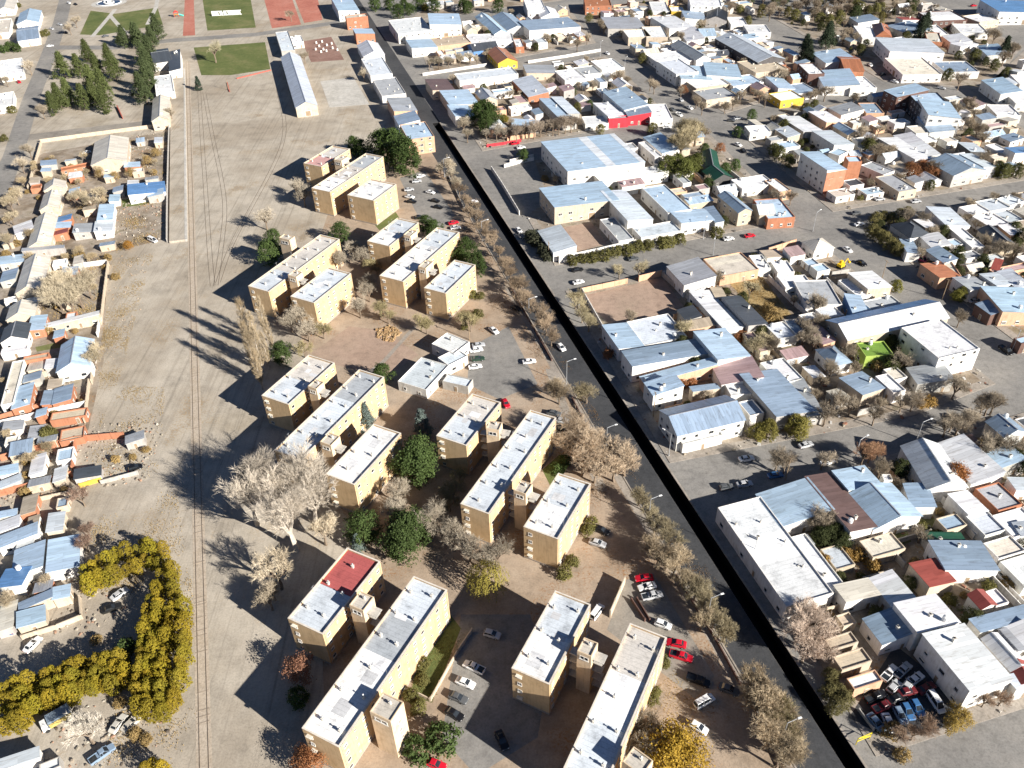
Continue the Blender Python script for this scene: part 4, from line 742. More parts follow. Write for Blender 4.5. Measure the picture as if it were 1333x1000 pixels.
WALLS = [('00', 1.9, 'g', [(884, 655), (878, 830), (874, 1000)], 'grey wall between station platform and cottage yards'), ('10', 1.9, 'g', [(874, 0), (872, 150), (872, 262)], 'grey wall at the lower end of the station platform'),
 ('00', 2.0, 'c', [(218, 752), (150, 990)], 'cream wall along the road past the white cottages'), ('00', 1.8, 'c', [(214, 744), (540, 700), (880, 656)], 'cream wall along the dusty lane'),
 ('10', 2.0, 'c', [(568, 382), (545, 560), (530, 692)], 'cream wall between cottage yards and dry verge'), ('10', 2.0, 'w', [(372, 402), (560, 376)], 'white broken wall of the ruined concrete enclosure'),
 ('10', 2.0, 'w', [(522, 690), (512, 756)], 'short white wall above the blue gabled house'), ('10', 2.2, 'c', [(60, 1000), (300, 950), (490, 908)], 'cream wall in front of the blue gabled house'),
 ('10', 2.0, 'c', [(492, 910), (482, 1000)], 'cream side wall of the blue gabled house'), ('20', 2.0, 'c', [(470, 0), (455, 120), (445, 205)], 'cream wall facing the bare lot of rubble'),
 ('20', 2.0, 'o', [(0, 190), (170, 140), (250, 118)], 'orange brick wall behind the small blue roofs'), ('20', 2.2, 'w', [(0, 222), (160, 185), (260, 160), (450, 118)], 'white wall across the orange brick yards'),
 ('20', 2.2, 'o', [(10, 400), (150, 362), (310, 326)], 'orange brick wall behind the bare brick yard'), ('20', 2.2, 'o', [(310, 326), (400, 302), (650, 280)], 'longest orange brick wall ending at the small grey shed'),
 ('20', 2.2, 'o', [(398, 330), (384, 455)], 'orange brick cross wall in the brick yards'), ('20', 2.2, 'o', [(0, 585), (180, 540), (380, 485)], 'orange brick wall above the open dirt'),
 ('20', 1.4, 'c', [(190, 612), (370, 575)], 'low cream wall edging the open dirt'), ('20', 1.4, 'y', [(420, 540), (530, 505)], 'low yellow wall beside the dark tarpaulin roof'), ('20', 1.3, 'g', [(530, 520), (720, 470)], 'low grey fence of scrap beside the yellow wall'),
 ('30', 1.5, 'c', [(122, 330), (300, 275), (430, 222)], 'cream front wall of the blue patio house'), ('30', 1.5, 'c', [(430, 222), (420, 120)], 'cream side wall of the blue patio house'), ('30', 1.8, 'c', [(0, 120), (180, 60), (300, 20)], 'cream wall above the blue patio house'),
 ('12', 3.0, 'w', [(245, 372), (440, 330), (640, 284)], 'long white wall along the street below the market annexe'), ('12', 2.2, 'p', [(360, 528), (470, 505), (598, 478)], 'peach wall along the street side of the dirt lot'),
 ('12', 2.6, 'p', [(660, 468), (775, 440)], 'short tall peach wall at the dirt lot gate'), ('12', 2.4, 'p', [(980, 625), (840, 668)], 'peach wall at the far side of the dirt lot'), ('12', 2.2, 'g', [(778, 440), (985, 625)], 'grey wall between dirt lot and grey house'),
 ('12', 2.2, 'p', [(1165, 770), (1312, 715)], 'peach wall behind the dark shed'), ('12', 2.2, 'w', [(470, 720), (380, 560), (365, 530)], 'whitewashed wall between dirt lot and canal'),
 ('02', 1.8, 'w', [(-40, 875), (30, 855), (112, 838)], 'white front wall of the market car park'), ('pp', 2.0, 'w', [(640, 222), (655, 245), (676, 280)], 'white retaining wall between canal and market car park'),
 ('23', 2.2, 'g', [(548, 800), (700, 960)], 'grey wall beside the garden of the brown roofed hall'), ('23', 2.0, 'w', [(730, 720), (780, 790), (850, 870)], 'white garden wall by the dark green shelter'), ('23', 2.2, 'w', [(862, 570), (960, 690), (1062, 812)], 'white wall between long back gardens'),
 ('33', 2.2, 'c', [(300, 195), (400, 168), (560, 110)], 'cream wall behind the cream yard houses'), ('33', 1.0, 'g', [(470, 705), (545, 805)], 'low grey wall beside the car yard entrance'), ('13', 2.2, 'w', [(0, 460), (120, 580), (240, 690)], 'white wall beside the dark back lane'),
 ('13', 2.4, 'p', [(0, 320), (140, 275)], 'peach wall by the street corner house'), ('13', 2.0, 'g', [(330, 440), (420, 425)], 'short grey wall by the yellow digger'), ('02', 1.6, 'w', [(85, 330), (280, 300), (460, 268)], 'white picket wall along the upper street'),
 ('01', 1.6, 'w', [(870, 395), (1000, 375), (1200, 345)], 'white balustrade along the avenue garden'), ('pp', 1.0, 'g', [(585, 232), (604, 272)], 'low dark wall beside the dead end parking'), ('pp', .8, 'b', [(745, 520), (758, 545)], 'low brown wall under the olive street tree'),
 ('pp', .8, 'b', [(880, 750), (935, 840), (1000, 960), (1020, 1005)], 'long low brown wall along the avenue trees'), ('pp', .8, 'b', [(665, 375), (718, 470)], 'low brown wall under the avenue thorn trees'),
 ('31', 1.2, 'c', [(1125, 290), (1050, 400), (910, 650)], 'low cream wall between lawn and parked cars'), ('31', 1.0, 'c', [(785, 590), (905, 650)], 'low cream cross wall in the scruffy lawn'), ('32', 2.6, 'c', [(585, 40), (510, 215)], 'tall cream wall casting a long shadow by the white van'),
 ('32', 1.0, 'b', [(622, 130), (690, 235)], 'low dark planter wall beside the silver car'), ('32', 1.0, 'b', [(650, 125), (715, 235)], 'second low dark planter wall beside the silver car')]
WALLS += [('pp', 1.5, 'r', [(634, 192), (655, 189), (678, 185)], 'bright red hoarding along the street above the market car park'), ('pp', 1.6, 'w', [(694, 205), (664, 212)], 'white gate wall of the market car park')]
for w in WALLS: wall(*w)

pr_ = random.Random(41)
for bi, b in enumerate(BLOCKS[:10]):
    pts = inset(PP(*b), 3.2); xs = [p_.x for p_ in pts]; ys = [p_.y for p_ in pts]; got = 0
    for _ in range(700):
        if got >= (5, 12, 12, 10, 14, 8, 6, 9, 6, 0)[bi]: break
        v = Vector((pr_.uniform(min(xs), max(xs)), pr_.uniform(min(ys), max(ys)), 0)); ln = pr_.uniform(7, 20); a_ = TOWN[0] + pr_.choice((0, 0, math.pi / 2)); u_ = Vector((math.cos(a_), math.sin(a_), 0))
        if not inset_view(v, 0) or not all(inside(v + u_ * (ln * i / 8), pts) and free(v + u_ * (ln * i / 8), .3) and not any(inside(v + u_ * (ln * i / 8), k) for k in KEEP) for i in range(9)): continue
        got += 1; wl = pr_.choice('wwgcgp'); wall('pp', pr_.uniform(1.7, 2.3), wl, [photo(v), photo(v + u_ * ln)], f'{WALL[wl][1]} plot wall by the {near(v)}')

# ------------------------------------------------------------------ trees: a few grown patterns, copied as individuals
def grow_bare(seed, h, spread, upright=.35, trunk=.2, dens=1.0, droop=0.0, twig_r=.035, leaves=0):
    rr = random.Random(seed); tk, tw = MB(), MB()
    def rec(p, d, ln, r, lv):
        q = p + d * ln * .5 + Vector((rr.uniform(-1, 1), rr.uniform(-1, 1), rr.uniform(-.5, .5))) * ln * .07
        e = p + d * ln
        if lv <= 2:
            tk.tube(p, q, r, r * .85, 5 if lv < 2 else 4); tk.tube(q, e, r * .85, r * .62, 5 if lv < 2 else 4)
        else:
            tw.twig(p, e, max(r * .45, twig_r))
        if lv >= 5:
            for _ in range(leaves):
                c = p + d * ln * rr.random() + Vector((rr.uniform(-1, 1), rr.uniform(-1, 1), rr.uniform(-1, 1))) * .18
                tw.quad(c, Vector((rr.gauss(0, 1), rr.gauss(0, 1), rr.gauss(0, 1) + .4)), .10, .13, rr)
            return
        n = (0, 5, 4, 4, 4)[lv] if lv else rr.choice((4, 5, 6)); n = max(2, round(n * dens)) if lv > 1 else n
        for i in range(n):
            f = 1.0 if lv == 0 else rr.uniform(.35, 1.0)
            s = p + d * ln * f
            az = rr.random() * 6.283 if lv else 6.283 * (i + rr.random() * .6) / n
            side = d.orthogonal().normalized(); side = Matrix.Rotation(az, 3, d) @ side
            sp = spread * rr.uniform(.6, 1.25) * (1.0 if lv < 2 else 1.15)
            nd = (d + side * sp + Vector((0, 0, upright * (1 if lv < 2 else .55)))).normalized()
            rec(s, nd, ln * rr.uniform(.62, .82) * (1.25 if lv == 0 else 1), r * .55 if lv else r * .62, lv + 1)
    rec(Vector((0, 0, -.05)), Vector((rr.uniform(-.06, .06), rr.uniform(-.06, .06), 1)).normalized(), h * trunk, h * .022, 0)
    return tk, tw
def grow_leafy(seed, h, rx, z0, n_cl, per, leaf, cone=0.0, lump=.3, shell=.55, cl=.22):
    """crown of leaf-sized faces in uneven clumps; cone 0 = dome, 1 = cone"""
    rr = random.Random(seed); tk, lf = MB(), MB()
    tk.tube((0, 0, -.05), (0, 0, z0 + (h - z0) * .5), h * .022, h * .012, 6)
    for i in range(6):
        a = rr.random() * 6.28; z = z0 + (h - z0) * rr.uniform(0, .5); L = rx * rr.uniform(.5, .85)
        tk.tube((0, 0, z * .9), (math.cos(a) * L, math.sin(a) * L, z + L * .5), h * .009, h * .003, 4)
    lob = [(rr.random() * 6.28, rr.uniform(2, 5), rr.uniform(.4, 1)) for _ in range(3)]
    for i in range(n_cl):
        t = rr.random() ** .8; a = rr.random() * 6.283
        zc = z0 + (h - z0) * t
        prof = (1 - t) ** .9 * (1 if t > .08 else .6 + t * 5) if cone > .5 else math.sqrt(max(.02, 1 - (2 * t - .85) ** 2 / 1.35))
        prof *= 1 + lump * sum(math.sin(a * k + p_) * w for p_, k, w in lob) / 2.2
        rad = rx * prof * (shell + (1 - shell) * rr.random() ** .5) if rr.random() < .85 else rx * prof * rr.random()
        c = Vector((math.cos(a) * rad, math.sin(a) * rad, zc)); out = Vector((math.cos(a), math.sin(a), .55 + t)).normalized()
        s_ = rx * cl * rr.uniform(.6, 1.3)
        for k in range(per):
            o = Vector((rr.gauss(0, .5), rr.gauss(0, .5), rr.gauss(0, .42))) * s_
            nrm = out + Vector((rr.gauss(0, .6), rr.gauss(0, .6), rr.gauss(0, .6)))
            lf.quad(c + o, nrm, leaf * rr.uniform(.6, 1.2), leaf * rr.uniform(.8, 1.6), rr)
    return tk, lf
def grow_poplar(seed, h, rx):
    rr = random.Random(seed); tk, tw = MB(), MB(); tk.tube((0, 0, -.05), (0, 0, h * .9), h * .014, h * .003, 6)
    for i in range(130):
        t = rr.uniform(.06, .97); a = rr.random() * 6.283; b = Vector((0, 0, h * t * .9)); w = rx * math.sin(math.pi * min(1, .12 + t * .86)) ** .6
        ln = h * rr.uniform(.10, .2) * (1.1 - t * .5); d = Vector((math.cos(a) * w, math.sin(a) * w, ln * 1.15))
        e = b + d * rr.uniform(.7, 1.0); (tk.tube(b, e, .05, .02, 3) if i % 3 == 0 else tw.twig(b, e, .05))
        for k in range(14):
            f = rr.uniform(.25, 1); s = b + (e - b) * f; g = Vector((rr.gauss(0, .35), rr.gauss(0, .35), rr.uniform(.5, 1.6))) * rr.uniform(.4, 1.1)
            tw.twig(s, s + g, .026)
            if k % 3 == 0: tw.twig(s + g * .5, s + g * .5 + Vector((rr.gauss(0, .3), rr.gauss(0, .3), rr.uniform(.3, .8))), .022)
    return tk, tw
def grow_willow(seed, h, rx):
    rr = random.Random(seed); tk, lf = MB(), MB(); tk.tube((0, 0, -.05), (0, 0, h * .5), .3, .22, 7)
    for i in range(11):
        a = rr.random() * 6.28; tk.tube((0, 0, h * .45), (math.cos(a) * rx * .6, math.sin(a) * rx * .6, h * rr.uniform(.75, .98)), .13, .05, 4)
    for i in range(330):
        a = rr.random() * 6.28; r_ = rx * math.sqrt(rr.random()); top = h * (1 - .32 * (r_ / rx) ** 2) * rr.uniform(.93, 1.03); ln = h * rr.uniform(.2, .6) * (.5 + .5 * r_ / rx)
        x, y = math.cos(a) * r_, math.sin(a) * r_
        for k in range(11):
            f = k / 10; c = Vector((x * (1 + .12 * f), y * (1 + .12 * f), top - ln * f)) + Vector((rr.gauss(0, .1), rr.gauss(0, .1), 0))
            lf.quad(c, Vector((math.cos(a) + rr.gauss(0, .5), math.sin(a) + rr.gauss(0, .5), .5)), .10, .2, rr)
    return tk, lf
def proto(fn, crown_mat, *a, **k):
    tk, cr = fn(*a, **k)
    return tk.mesh('trunk', M['bark']), cr.mesh('crown', crown_mat)
LF, TW = M['leaf'], M['twig']
PROTO = {
 'bare': [proto(grow_bare, TW, s, 9, .8, .36, .18, 1.35, twig_r=.014) for s in (11, 12, 13, 14)],
 'fuzzy': [proto(grow_bare, TW, s, 7, .95, .34, .18, 1.2, twig_r=.014, leaves=0) for s in (21, 22, 23)],
 'giant': [proto(grow_bare, TW, s, 17, .64, .40, .17, 1.35, twig_r=.016) for s in (31, 32, 33)],
 'poplar': [proto(grow_poplar, TW, s, 17, 1.35) for s in (41, 42)],
 'evergreen': [proto(grow_leafy, LF, s, 9, 3.9, .8, 190, 26, .17, 0, .7, .5, .22) for s in (51, 52, 53)],
 'pine': [proto(grow_leafy, LF, s, 12, 4.6, .8, 230, 26, .20, 1, .5, .5, .2) for s in (61, 62, 63)],
 'spruce': [proto(grow_leafy, LF, 71, 8, 2.6, .4, 130, 30, .15, 1, .12, .7, .2)],
 'golden': [proto(grow_leafy, LF, s, 6, 1.55, .1, 330, 13, .08, .0, .25, .62, .1) for s in (81, 82, 83, 84)],
 'autumn': [proto(grow_leafy, LF, s, 7, 3.4, 1.6, 110, 22, .15, 0, .35, .4, .3) for s in (91, 92)],
 'shrub': [proto(grow_leafy, LF, s, 2.2, 1.35, .1, 60, 22, .11, 0, .25, .6, .3) for s in (95, 96)],
 'willow': [proto(grow_willow, LF, 99, 8, 4.4)]}
PH = {'bare': 9 * 1.02, 'fuzzy': 7.2, 'giant': 17, 'poplar': 17, 'evergreen': 9, 'pine': 12, 'spruce': 8, 'golden': 6, 'autumn': 7, 'shrub': 2.2, 'willow': 8}
for k_ in ('bare', 'fuzzy', 'giant'):   # true grown height
    PH[k_] = sum(max(v.co.z for v in c.vertices) for t_, c in PROTO[k_]) / len(PROTO[k_])
KW = {'bare': ('bare_tree', 'leafless grey-brown tree', 'tree', (.38, .32, .235)), 'fuzzy': ('street_tree', 'twiggy olive-brown street tree', 'tree', (.33, .275, .16)),
      'giant': ('bare_tree', 'huge pale leafless tree', 'tree', (.50, .44, .36)), 'poplar': ('poplar_tree', 'tall narrow leafless poplar', 'tree', (.36, .285, .185)),
      'evergreen': ('evergreen_tree', 'dense dark evergreen tree', 'tree', (.055, .085, .022)), 'pine': ('pine_tree', 'dark olive pine tree', 'tree', (.10, .12, .04)),
      'spruce': ('spruce_tree', 'small blue-grey spruce', 'tree', (.15, .19, .17)), 'golden': ('golden_cypress', 'golden cypress', 'tree', (.34, .25, .024)),
      'autumn': ('autumn_tree', 'leafy autumn tree', 'tree', (.36, .20, .05)), 'shrub': ('shrub', 'rounded shrub', 'shrub', (.10, .10, .035)), 'willow': ('willow_tree', 'weeping yellow-green willow', 'tree', (.33, .28, .06))}
TREES_AT = []
tr_rnd = random.Random(5)
def tree(kind, v, h, col=None, label=None, wide=1.0, what=None):
    nm, words, cat, c0 = KW[kind]; col = col or c0
    v = Vector((v.x, v.y, 0))
    for (c, L, Wd, a) in HOUSE_RECTS:       # a trunk never stands inside a building
        d = v - Vector((c.x, c.y, 0)); lx = d.x * math.cos(a) + d.y * math.sin(a); ly = -d.x * math.sin(a) + d.y * math.cos(a)
        if abs(lx) < L / 2 + .4 and abs(ly) < Wd / 2 + .4:
            ox, oy = L / 2 + .6 - abs(lx), Wd / 2 + .6 - abs(ly)
            if ox < oy: lx += math.copysign(ox, lx)
            else: ly += math.copysign(oy, ly)
            v = Vector((c.x + lx * math.cos(a) - ly * math.sin(a), c.y + lx * math.sin(a) + ly * math.cos(a), 0))
    tk, cr = tr_rnd.choice(PROTO[kind]); s = h / PH[kind]
    lab = label or f'{what or words} by the {near(v)}'
    if what: nm = {'thorny leafless avenue tree': 'avenue_tree', 'leafless yard tree': 'yard_tree', 'straggly yard shrub': 'yard_shrub', 'small dark yard evergreen': 'yard_evergreen', 'pale pinkish leafless tree': 'thicket_tree', 'clipped round olive shrub': 'clipped_shrub', 'grey-olive roadside tree': 'roadside_tree'}.get(what, nm)
    t = thing(nm, v, tr_rnd.random() * 6.28, lab, cat)
    sc = (s * wide * tr_rnd.uniform(.92, 1.08), s * wide * tr_rnd.uniform(.92, 1.08), s)
    bark = (.42, .37, .31) if kind in ('giant', 'poplar') else (.20, .155, .115)
    ob('trunk', tk, t, scale=sc, color=bark); ob('crown', cr, t, scale=sc, color=(lambda f: tuple(x * f for x in col))(tr_rnd.uniform(.86, 1.12)))
    TREES_AT.append(v); return t
def T(kind, rc, spots, h, col=None, label=None, wide=1.0, what=None):
    if kind in ('bare', 'fuzzy'): h *= 1.2
    for s in spots:
        hh = h * (s[2] if len(s) > 2 else tr_rnd.uniform(.85, 1.15))
        tree(kind, PZ(rc, s[0], s[1], hh * .5), hh, col, label, wide, what)
GREEN, OLIVE, DRY, RUST, GREY = (.07, .105, .03), (.15, .14, .045), (.34, .24, .10), (.30, .135, .06), (.38, .33, .255)
OLIVET = (.30, .255, .135)
# station square and left side
T('pine', '00', [(320, 340), (450, 270), (405, 345), (500, 345), (560, 285), (585, 350), (470, 410), (430, 505), (535, 520), (300, 500), (270, 540), (480, 480), (530, 440), (350, 480)], 14)
T('pine', '00', [(640, 190), (715, 190), (785, 195), (745, 290), (725, 440), (762, 400), (765, 330), (700, 170), (810, 140), (750, 480), (770, 260)], 14, (.085, .11, .045))
T('bare', '00', [(220, 580), (390, 110), (150, 350), (870, 590), (150, 780), (110, 860), (360, 150), (30, 420)], 7)
T('bare', '00', [(1110, 265)], 12, (0.455, 0.412, 0.276)); T('shrub', '00', [(60, 570), (240, 170), (70, 30), (620, 200), (20, 720), (210, 180)], 3.5, OLIVE)
T('shrub', '00', [(50, 240), (85, 250), (20, 255)], 5, GREEN); T('autumn', '00', [(770, 840), (810, 800), (680, 900), (600, 920), (520, 910)], 4, DRY, what='dry straw-coloured thicket tree'); T('spruce', '00', [(1030, 435)], 7, (.05, .075, .05))
T('bare', '10', [(50, 60), (80, 20), (55, 130), (40, 250), (430, 30), (470, 60), (380, 30), (520, 10), (500, 830), (480, 870)], 7, (0.455, 0.384, 0.262))
T('bare', '10', [(330, 480), (400, 520), (270, 520), (450, 480), (360, 570), (300, 560)], 10, (0.497, 0.426, 0.304)); T('autumn', '10', [(668, 280)], 3.6, (.34, .17, .03)); T('shrub', '10', [(420, 330), (560, 340), (600, 440), (220, 720), (60, 270), (30, 320)], 2.6, DRY)
T('shrub', '20', [(240, 250), (215, 270), (265, 260)], 3.2, OLIVE); T('bare', '20', [(420, 590), (450, 760), (440, 830)], 5, (0.276, 0.185, 0.138)); T('shrub', '20', [(320, 480), (140, 470), (760, 340), (690, 380), (600, 390)], 1.8, DRY)
lr_ = random.Random(8)
for pl, n_ in (((40, 215, 218, 175, 216, 250, 60, 300), 22), ((2, 255, 60, 210, 60, 330, 2, 350), 10), ((30, 330, 140, 330, 130, 440, 20, 440), 12), ((2, 480, 115, 475, 100, 640, 2, 650), 10)):
    pts = PP(*pl); xs = [q.x for q in pts]; ys = [q.y for q in pts]; k = 0
    for _ in range(600):
        v = Vector((lr_.uniform(min(xs), max(xs)), lr_.uniform(min(ys), max(ys)), 0))
        if k >= n_ or not inside(v, pts) or not free(v, .8): continue
        k += 1
        if lr_.random() < .6: tree('bare', v, lr_.uniform(3, 6), (.40, .32, .20), what='leafless yard tree')
        else: tree('shrub', v, lr_.uniform(1.2, 2.4), DRY, what='straggly yard shrub')
# golden hedge: every tree of it
hr = random.Random(9); used = []
HEDGE = [[(108, 748), (140, 724), (190, 710), (215, 716)], [(112, 758), (150, 744), (190, 728), (228, 738)], [(196, 780), (188, 830), (182, 880), (180, 920)], [(208, 745), (203, 800), (196, 860), (192, 928)], [(225, 748), (222, 800), (213, 860), (208, 930)], [(238, 785), (240, 830), (232, 880), (222, 920)],
         [(0, 900), (40, 886), (100, 868), (165, 855)], [(0, 915), (40, 902), (100, 882), (165, 868)], [(0, 930), (40, 918), (100, 897), (165, 882)], [(0, 942), (35, 935)]]
for row in HEDGE:
    for (x0, y0), (x1, y1) in zip(row, row[1:]):
        n = max(1, round(math.hypot(x1 - x0, y1 - y0) / 8.5))
        for i in range(n):
            f = (i + .5) / n; hh = 5.4 * hr.uniform(.72, 1.25)
            v = P(x0 + (x1 - x0) * f + hr.uniform(-3, 3), y0 + (y1 - y0) * f + hr.uniform(-3, 3), hh * .6)
            lab = 'golden cypress in the hedge arm ' + ('beside the pale blue roof' if row[0][1] < 770 and row[0][0] < 150 else 'along the railway track' if row[0][0] > 150 else 'behind the derelict truck')
            tree('golden', v, hh, (lambda f, g: (.32 * f * g, .245 * f, .024))(hr.uniform(.82, 1.1), hr.uniform(.9, 1.06)), lab)
T('golden', '30', [(800, 985), (850, 1005), (760, 1010)], 5, label='golden cypress standing alone below the wrecked cars'); T('shrub', '30', [(655, 365)], 3, GREEN); T('bare', '30', [(450, 810)], 8, (0.550, 0.500, 0.420)); T('bare', '30', [(240, 25), (30, 150)], 4, (0.414, 0.341, 0.235)); T('shrub', '30', [(620, 660), (700, 820), (760, 850), (440, 60), (500, 330)], 1.8, DRY)
# estate of flats
T('poplar', 'pp', [(318, 420), (330, 430), (328, 465), (342, 415), (322, 445), (335, 455)], 18, wide=1.35); T('poplar', 'pp', [(335, 480), (345, 455), (350, 435)], 15, wide=1.3)
T('giant', 'pp', [(360, 640), (325, 650), (405, 650), (375, 675), (395, 625), (345, 625)], 21, label='huge pale leafless tree in the trackside clump beside the flats'); T('bare', 'pp', [(330, 620), (420, 690), (360, 745)], 10, (0.550, 0.469, 0.345))
T('evergreen', 'pp', [(355, 312), (443, 303), (352, 330)], 9, GREEN); T('evergreen', 'pp', [(513, 193), (528, 205), (497, 190)], 15); T('evergreen', 'pp', [(460, 190), (470, 195)], 9)
T('evergreen', 'pp', [(607, 325), (620, 345), (600, 335), (365, 460), (497, 487), (554, 292), (563, 300)], 8); T('spruce', 'pp', [(476, 543), (549, 551)], 9); T('evergreen', 'pp', [(540, 605), (545, 595), (473, 688), (528, 692), (520, 708), (540, 685)], 10, GREEN); T('spruce', 'pp', [(465, 708)], 7)
T('bare', 'pp', [(462, 325), (470, 335), (440, 340), (432, 335), (390, 410), (378, 420), (400, 430), (480, 370), (467, 400), (520, 640), (515, 665), (575, 690), (590, 700), (610, 715), (560, 680), (630, 730), (645, 725), (838, 965), (345, 285), (385, 245), (395, 255), (480, 380), (845, 950)], 7.5, GREY)
T('fuzzy', 'pp', [(482, 345), (490, 350), (495, 402), (505, 412), (548, 420), (555, 425), (605, 415), (612, 420), (585, 655), (590, 640), (598, 620), (455, 520), (395, 455), (420, 430)], 5.5, OLIVET)
T('willow', 'pp', [(634, 752)], 9, label='weeping yellow-green willow beside the flats car park'); T('autumn', 'pp', [(388, 872)], 7, (.24, .12, .075), label='rust-leaved tree beside the half red-roofed flats'); T('shrub', 'pp', [(388, 907)], 4, GREEN); T('autumn', 'pp', [(395, 990), (405, 998)], 6, RUST); T('bare', 'pp', [(350, 780), (355, 770)], 6)
T('shrub', 'pp', [(543, 975), (575, 960)], 4.6, GREEN); T('shrub', 'pp', [(535, 905), (550, 885), (545, 920), (540, 860), (765, 690), (770, 680), (735, 745), (745, 730), (605, 425), (622, 408), (625, 385), (600, 380)], 2.4, OLIVE); T('autumn', 'pp', [(880, 968), (895, 990), (870, 985)], 8, (.40, .26, .035), label='golden-leaved autumn tree beside the blinding white roof'); T('bare', 'pp', [(845, 970), (838, 985)], 5, (0.276, 0.227, 0.166))
T('shrub', 'pp', [(735, 600), (725, 610)], 2.6, GREEN)
# avenue trees between estate and canal street
AV = [(598, 245), (606, 262), (612, 275), (620, 283), (628, 296), (635, 305), (643, 314), (650, 328), (658, 345), (664, 356), (671, 366), (681, 388), (690, 398), (701, 408), (711, 424), (718, 440), (708, 418), (674, 376), (615, 270)]
T('bare', 'pp', AV, 5.8, (.31, .235, .16), wide=1.2, what='thorny leafless avenue tree'); T('fuzzy', 'pp', [(758, 510), (764, 514), (838, 655), (846, 668), (832, 648), (856, 683), (864, 690), (871, 702), (906, 768), (916, 782), (924, 793), (930, 806), (938, 818), (944, 824), (912, 775)], 5.2, (.32, .27, .17), wide=1.05)
T('bare', 'pp', [(766, 582), (753, 568), (778, 575), (791, 600), (806, 596), (814, 604), (760, 600), (775, 612), (745, 560), (788, 585), (740, 580), (800, 610)], 8, (0.497, 0.391, 0.276), wide=1.15, what='pale pinkish leafless tree'); T('bare', 'pp', [(846, 712), (858, 722), (868, 728), (878, 738), (885, 728), (728, 512), (722, 505), (983, 885), (993, 905), (1003, 915), (1010, 935), (1020, 948), (1030, 975), (975, 905), (1000, 960), (1015, 985)], 6.5, (0.400, 0.320, 0.214), wide=1.15, what='thorny leafless avenue tree')
# market block
T('shrub', '12', [(100, 230), (120, 250), (170, 310), (160, 290), (180, 330)], 4, (.07, .075, .045)); T('shrub', '12', [(315, 355), (370, 345), (422, 340), (480, 328), (540, 310), (600, 302), (655, 285), (820, 260), (875, 245), (1065, 210), (710, 275), (790, 262)], 3.6, OLIVE, what='clipped round olive shrub'); T('bare', '12', [(840, 730), (860, 710), (330, 560), (350, 600), (365, 640), (400, 680), (560, 410), (660, 400), (1280, 800), (1300, 780), (1240, 510)], 6, (0.414, 0.355, 0.221)); T('shrub', '12', [(960, 690), (930, 980), (880, 990), (630, 830), (1180, 760), (1200, 740), (1020, 500), (500, 840)], 2.6, RUST)
T('evergreen', '02', [(860, 850), (930, 870), (900, 890), (960, 850), (835, 870)], 9, (.11, .12, .03)); T('bare', '02', [(890, 730), (920, 720), (870, 770), (960, 690), (850, 740), (900, 680)], 10, (0.373, 0.313, 0.193)); T('evergreen', '02', [(1250, 600), (1175, 690), (1160, 860), (1110, 880), (1020, 960), (1000, 780), (400, 545), (290, 480), (60, 810)], 5, GREEN)
T('bare', '02', [(i, 690 - (i - 20) * .17) for i in range(20, 350, 32)], 7.5, (0.331, 0.270, 0.207)); T('bare', '02', [(530, 410), (200, 430), (180, 460), (420, 450), (560, 400), (740, 450), (720, 440), (880, 480), (960, 530), (990, 560), (1110, 560), (1150, 540), (1190, 500), (1290, 500), (1320, 520), (480, 150), (460, 130), (180, 200), (300, 210), (340, 230), (390, 200), (880, 190), (990, 130), (570, 80), (620, 90), (1000, 690), (940, 660)], 6.5, (0.345, 0.284, 0.207)); T('autumn', '02', [(1085, 775), (890, 470), (540, 420)], 4.5, RUST)
T('evergreen', '02', [(680, 305), (400, 95), (1185, 50), (1230, 110), (980, 130), (730, 675), (460, 675), (340, 560)], 5.5, OLIVE)
T('bare', '01', [(1060, 310), (1000, 320), (950, 325), (900, 330), (1110, 300), (1150, 310), (1080, 650), (1100, 700), (1160, 640), (1000, 870), (1020, 910), (1040, 960), (960, 880), (250, 300), (560, 390), (180, 80)], 6.5, (0.414, 0.355, 0.262)); T('evergreen', '01', [(1190, 590), (1230, 610), (1200, 640), (1160, 600)], 11); T('evergreen', '01', [(770, 30), (800, 50), (740, 60), (620, 20), (930, 30), (1100, 40), (1080, 30), (1260, 30), (690, 20), (850, 10)], 9); T('shrub', '01', [(1290, 620), (1000, 20), (880, 40)], 4, (.25, .2, .03)); T('bare', '01', [(1250, 690), (1290, 700), (1320, 690), (1200, 700)], 7, GREY)
# far town and park
T('bare', '03', [(x, y) for x, y in ((30, 30), (80, 20), (140, 30), (200, 25), (250, 30), (300, 40), (340, 20), (420, 40), (60, 60), (10, 70), (240, 70), (700, 60), (740, 40), (660, 30), (400, 200), (420, 170), (1180, 190), (1240, 260), (1280, 260), (1150, 180), (1230, 300), (1000, 420), (1020, 540), (990, 580), (1050, 560), (1080, 600), (560, 790), (600, 800), (630, 790), (540, 740), (1090, 680), (1120, 720), (1050, 660), (1100, 830), (60, 380), (80, 400), (250, 490), (300, 480), (220, 500), (520, 690), (860, 870))], 7.5, (0.345, 0.284, 0.207)); T('evergreen', '03', [(140, 80), (320, 110), (460, 30), (520, 60), (560, 50), (370, 90), (270, 100), (480, 40), (600, 40)], 7, OLIVE)
T('pine', '03', [(195, 250), (210, 270), (310, 190), (320, 170), (795, 130), (800, 150), (1215, 250)], 13, (.04, .055, .03)); T('evergreen', '03', [(480, 260), (30, 780), (60, 800), (530, 770), (500, 760), (1180, 340), (1240, 380), (940, 390), (200, 570), (240, 550), (110, 840), (1230, 890), (1200, 880), (1300, 890), (1080, 290), (720, 190), (70, 660)], 6, (.11, .11, .035)); T('autumn', '03', [(830, 890), (860, 910), (720, 880), (800, 870), (750, 900)], 6, RUST); T('autumn', '03', [(735, 880)], 5, (.34, .26, .05))
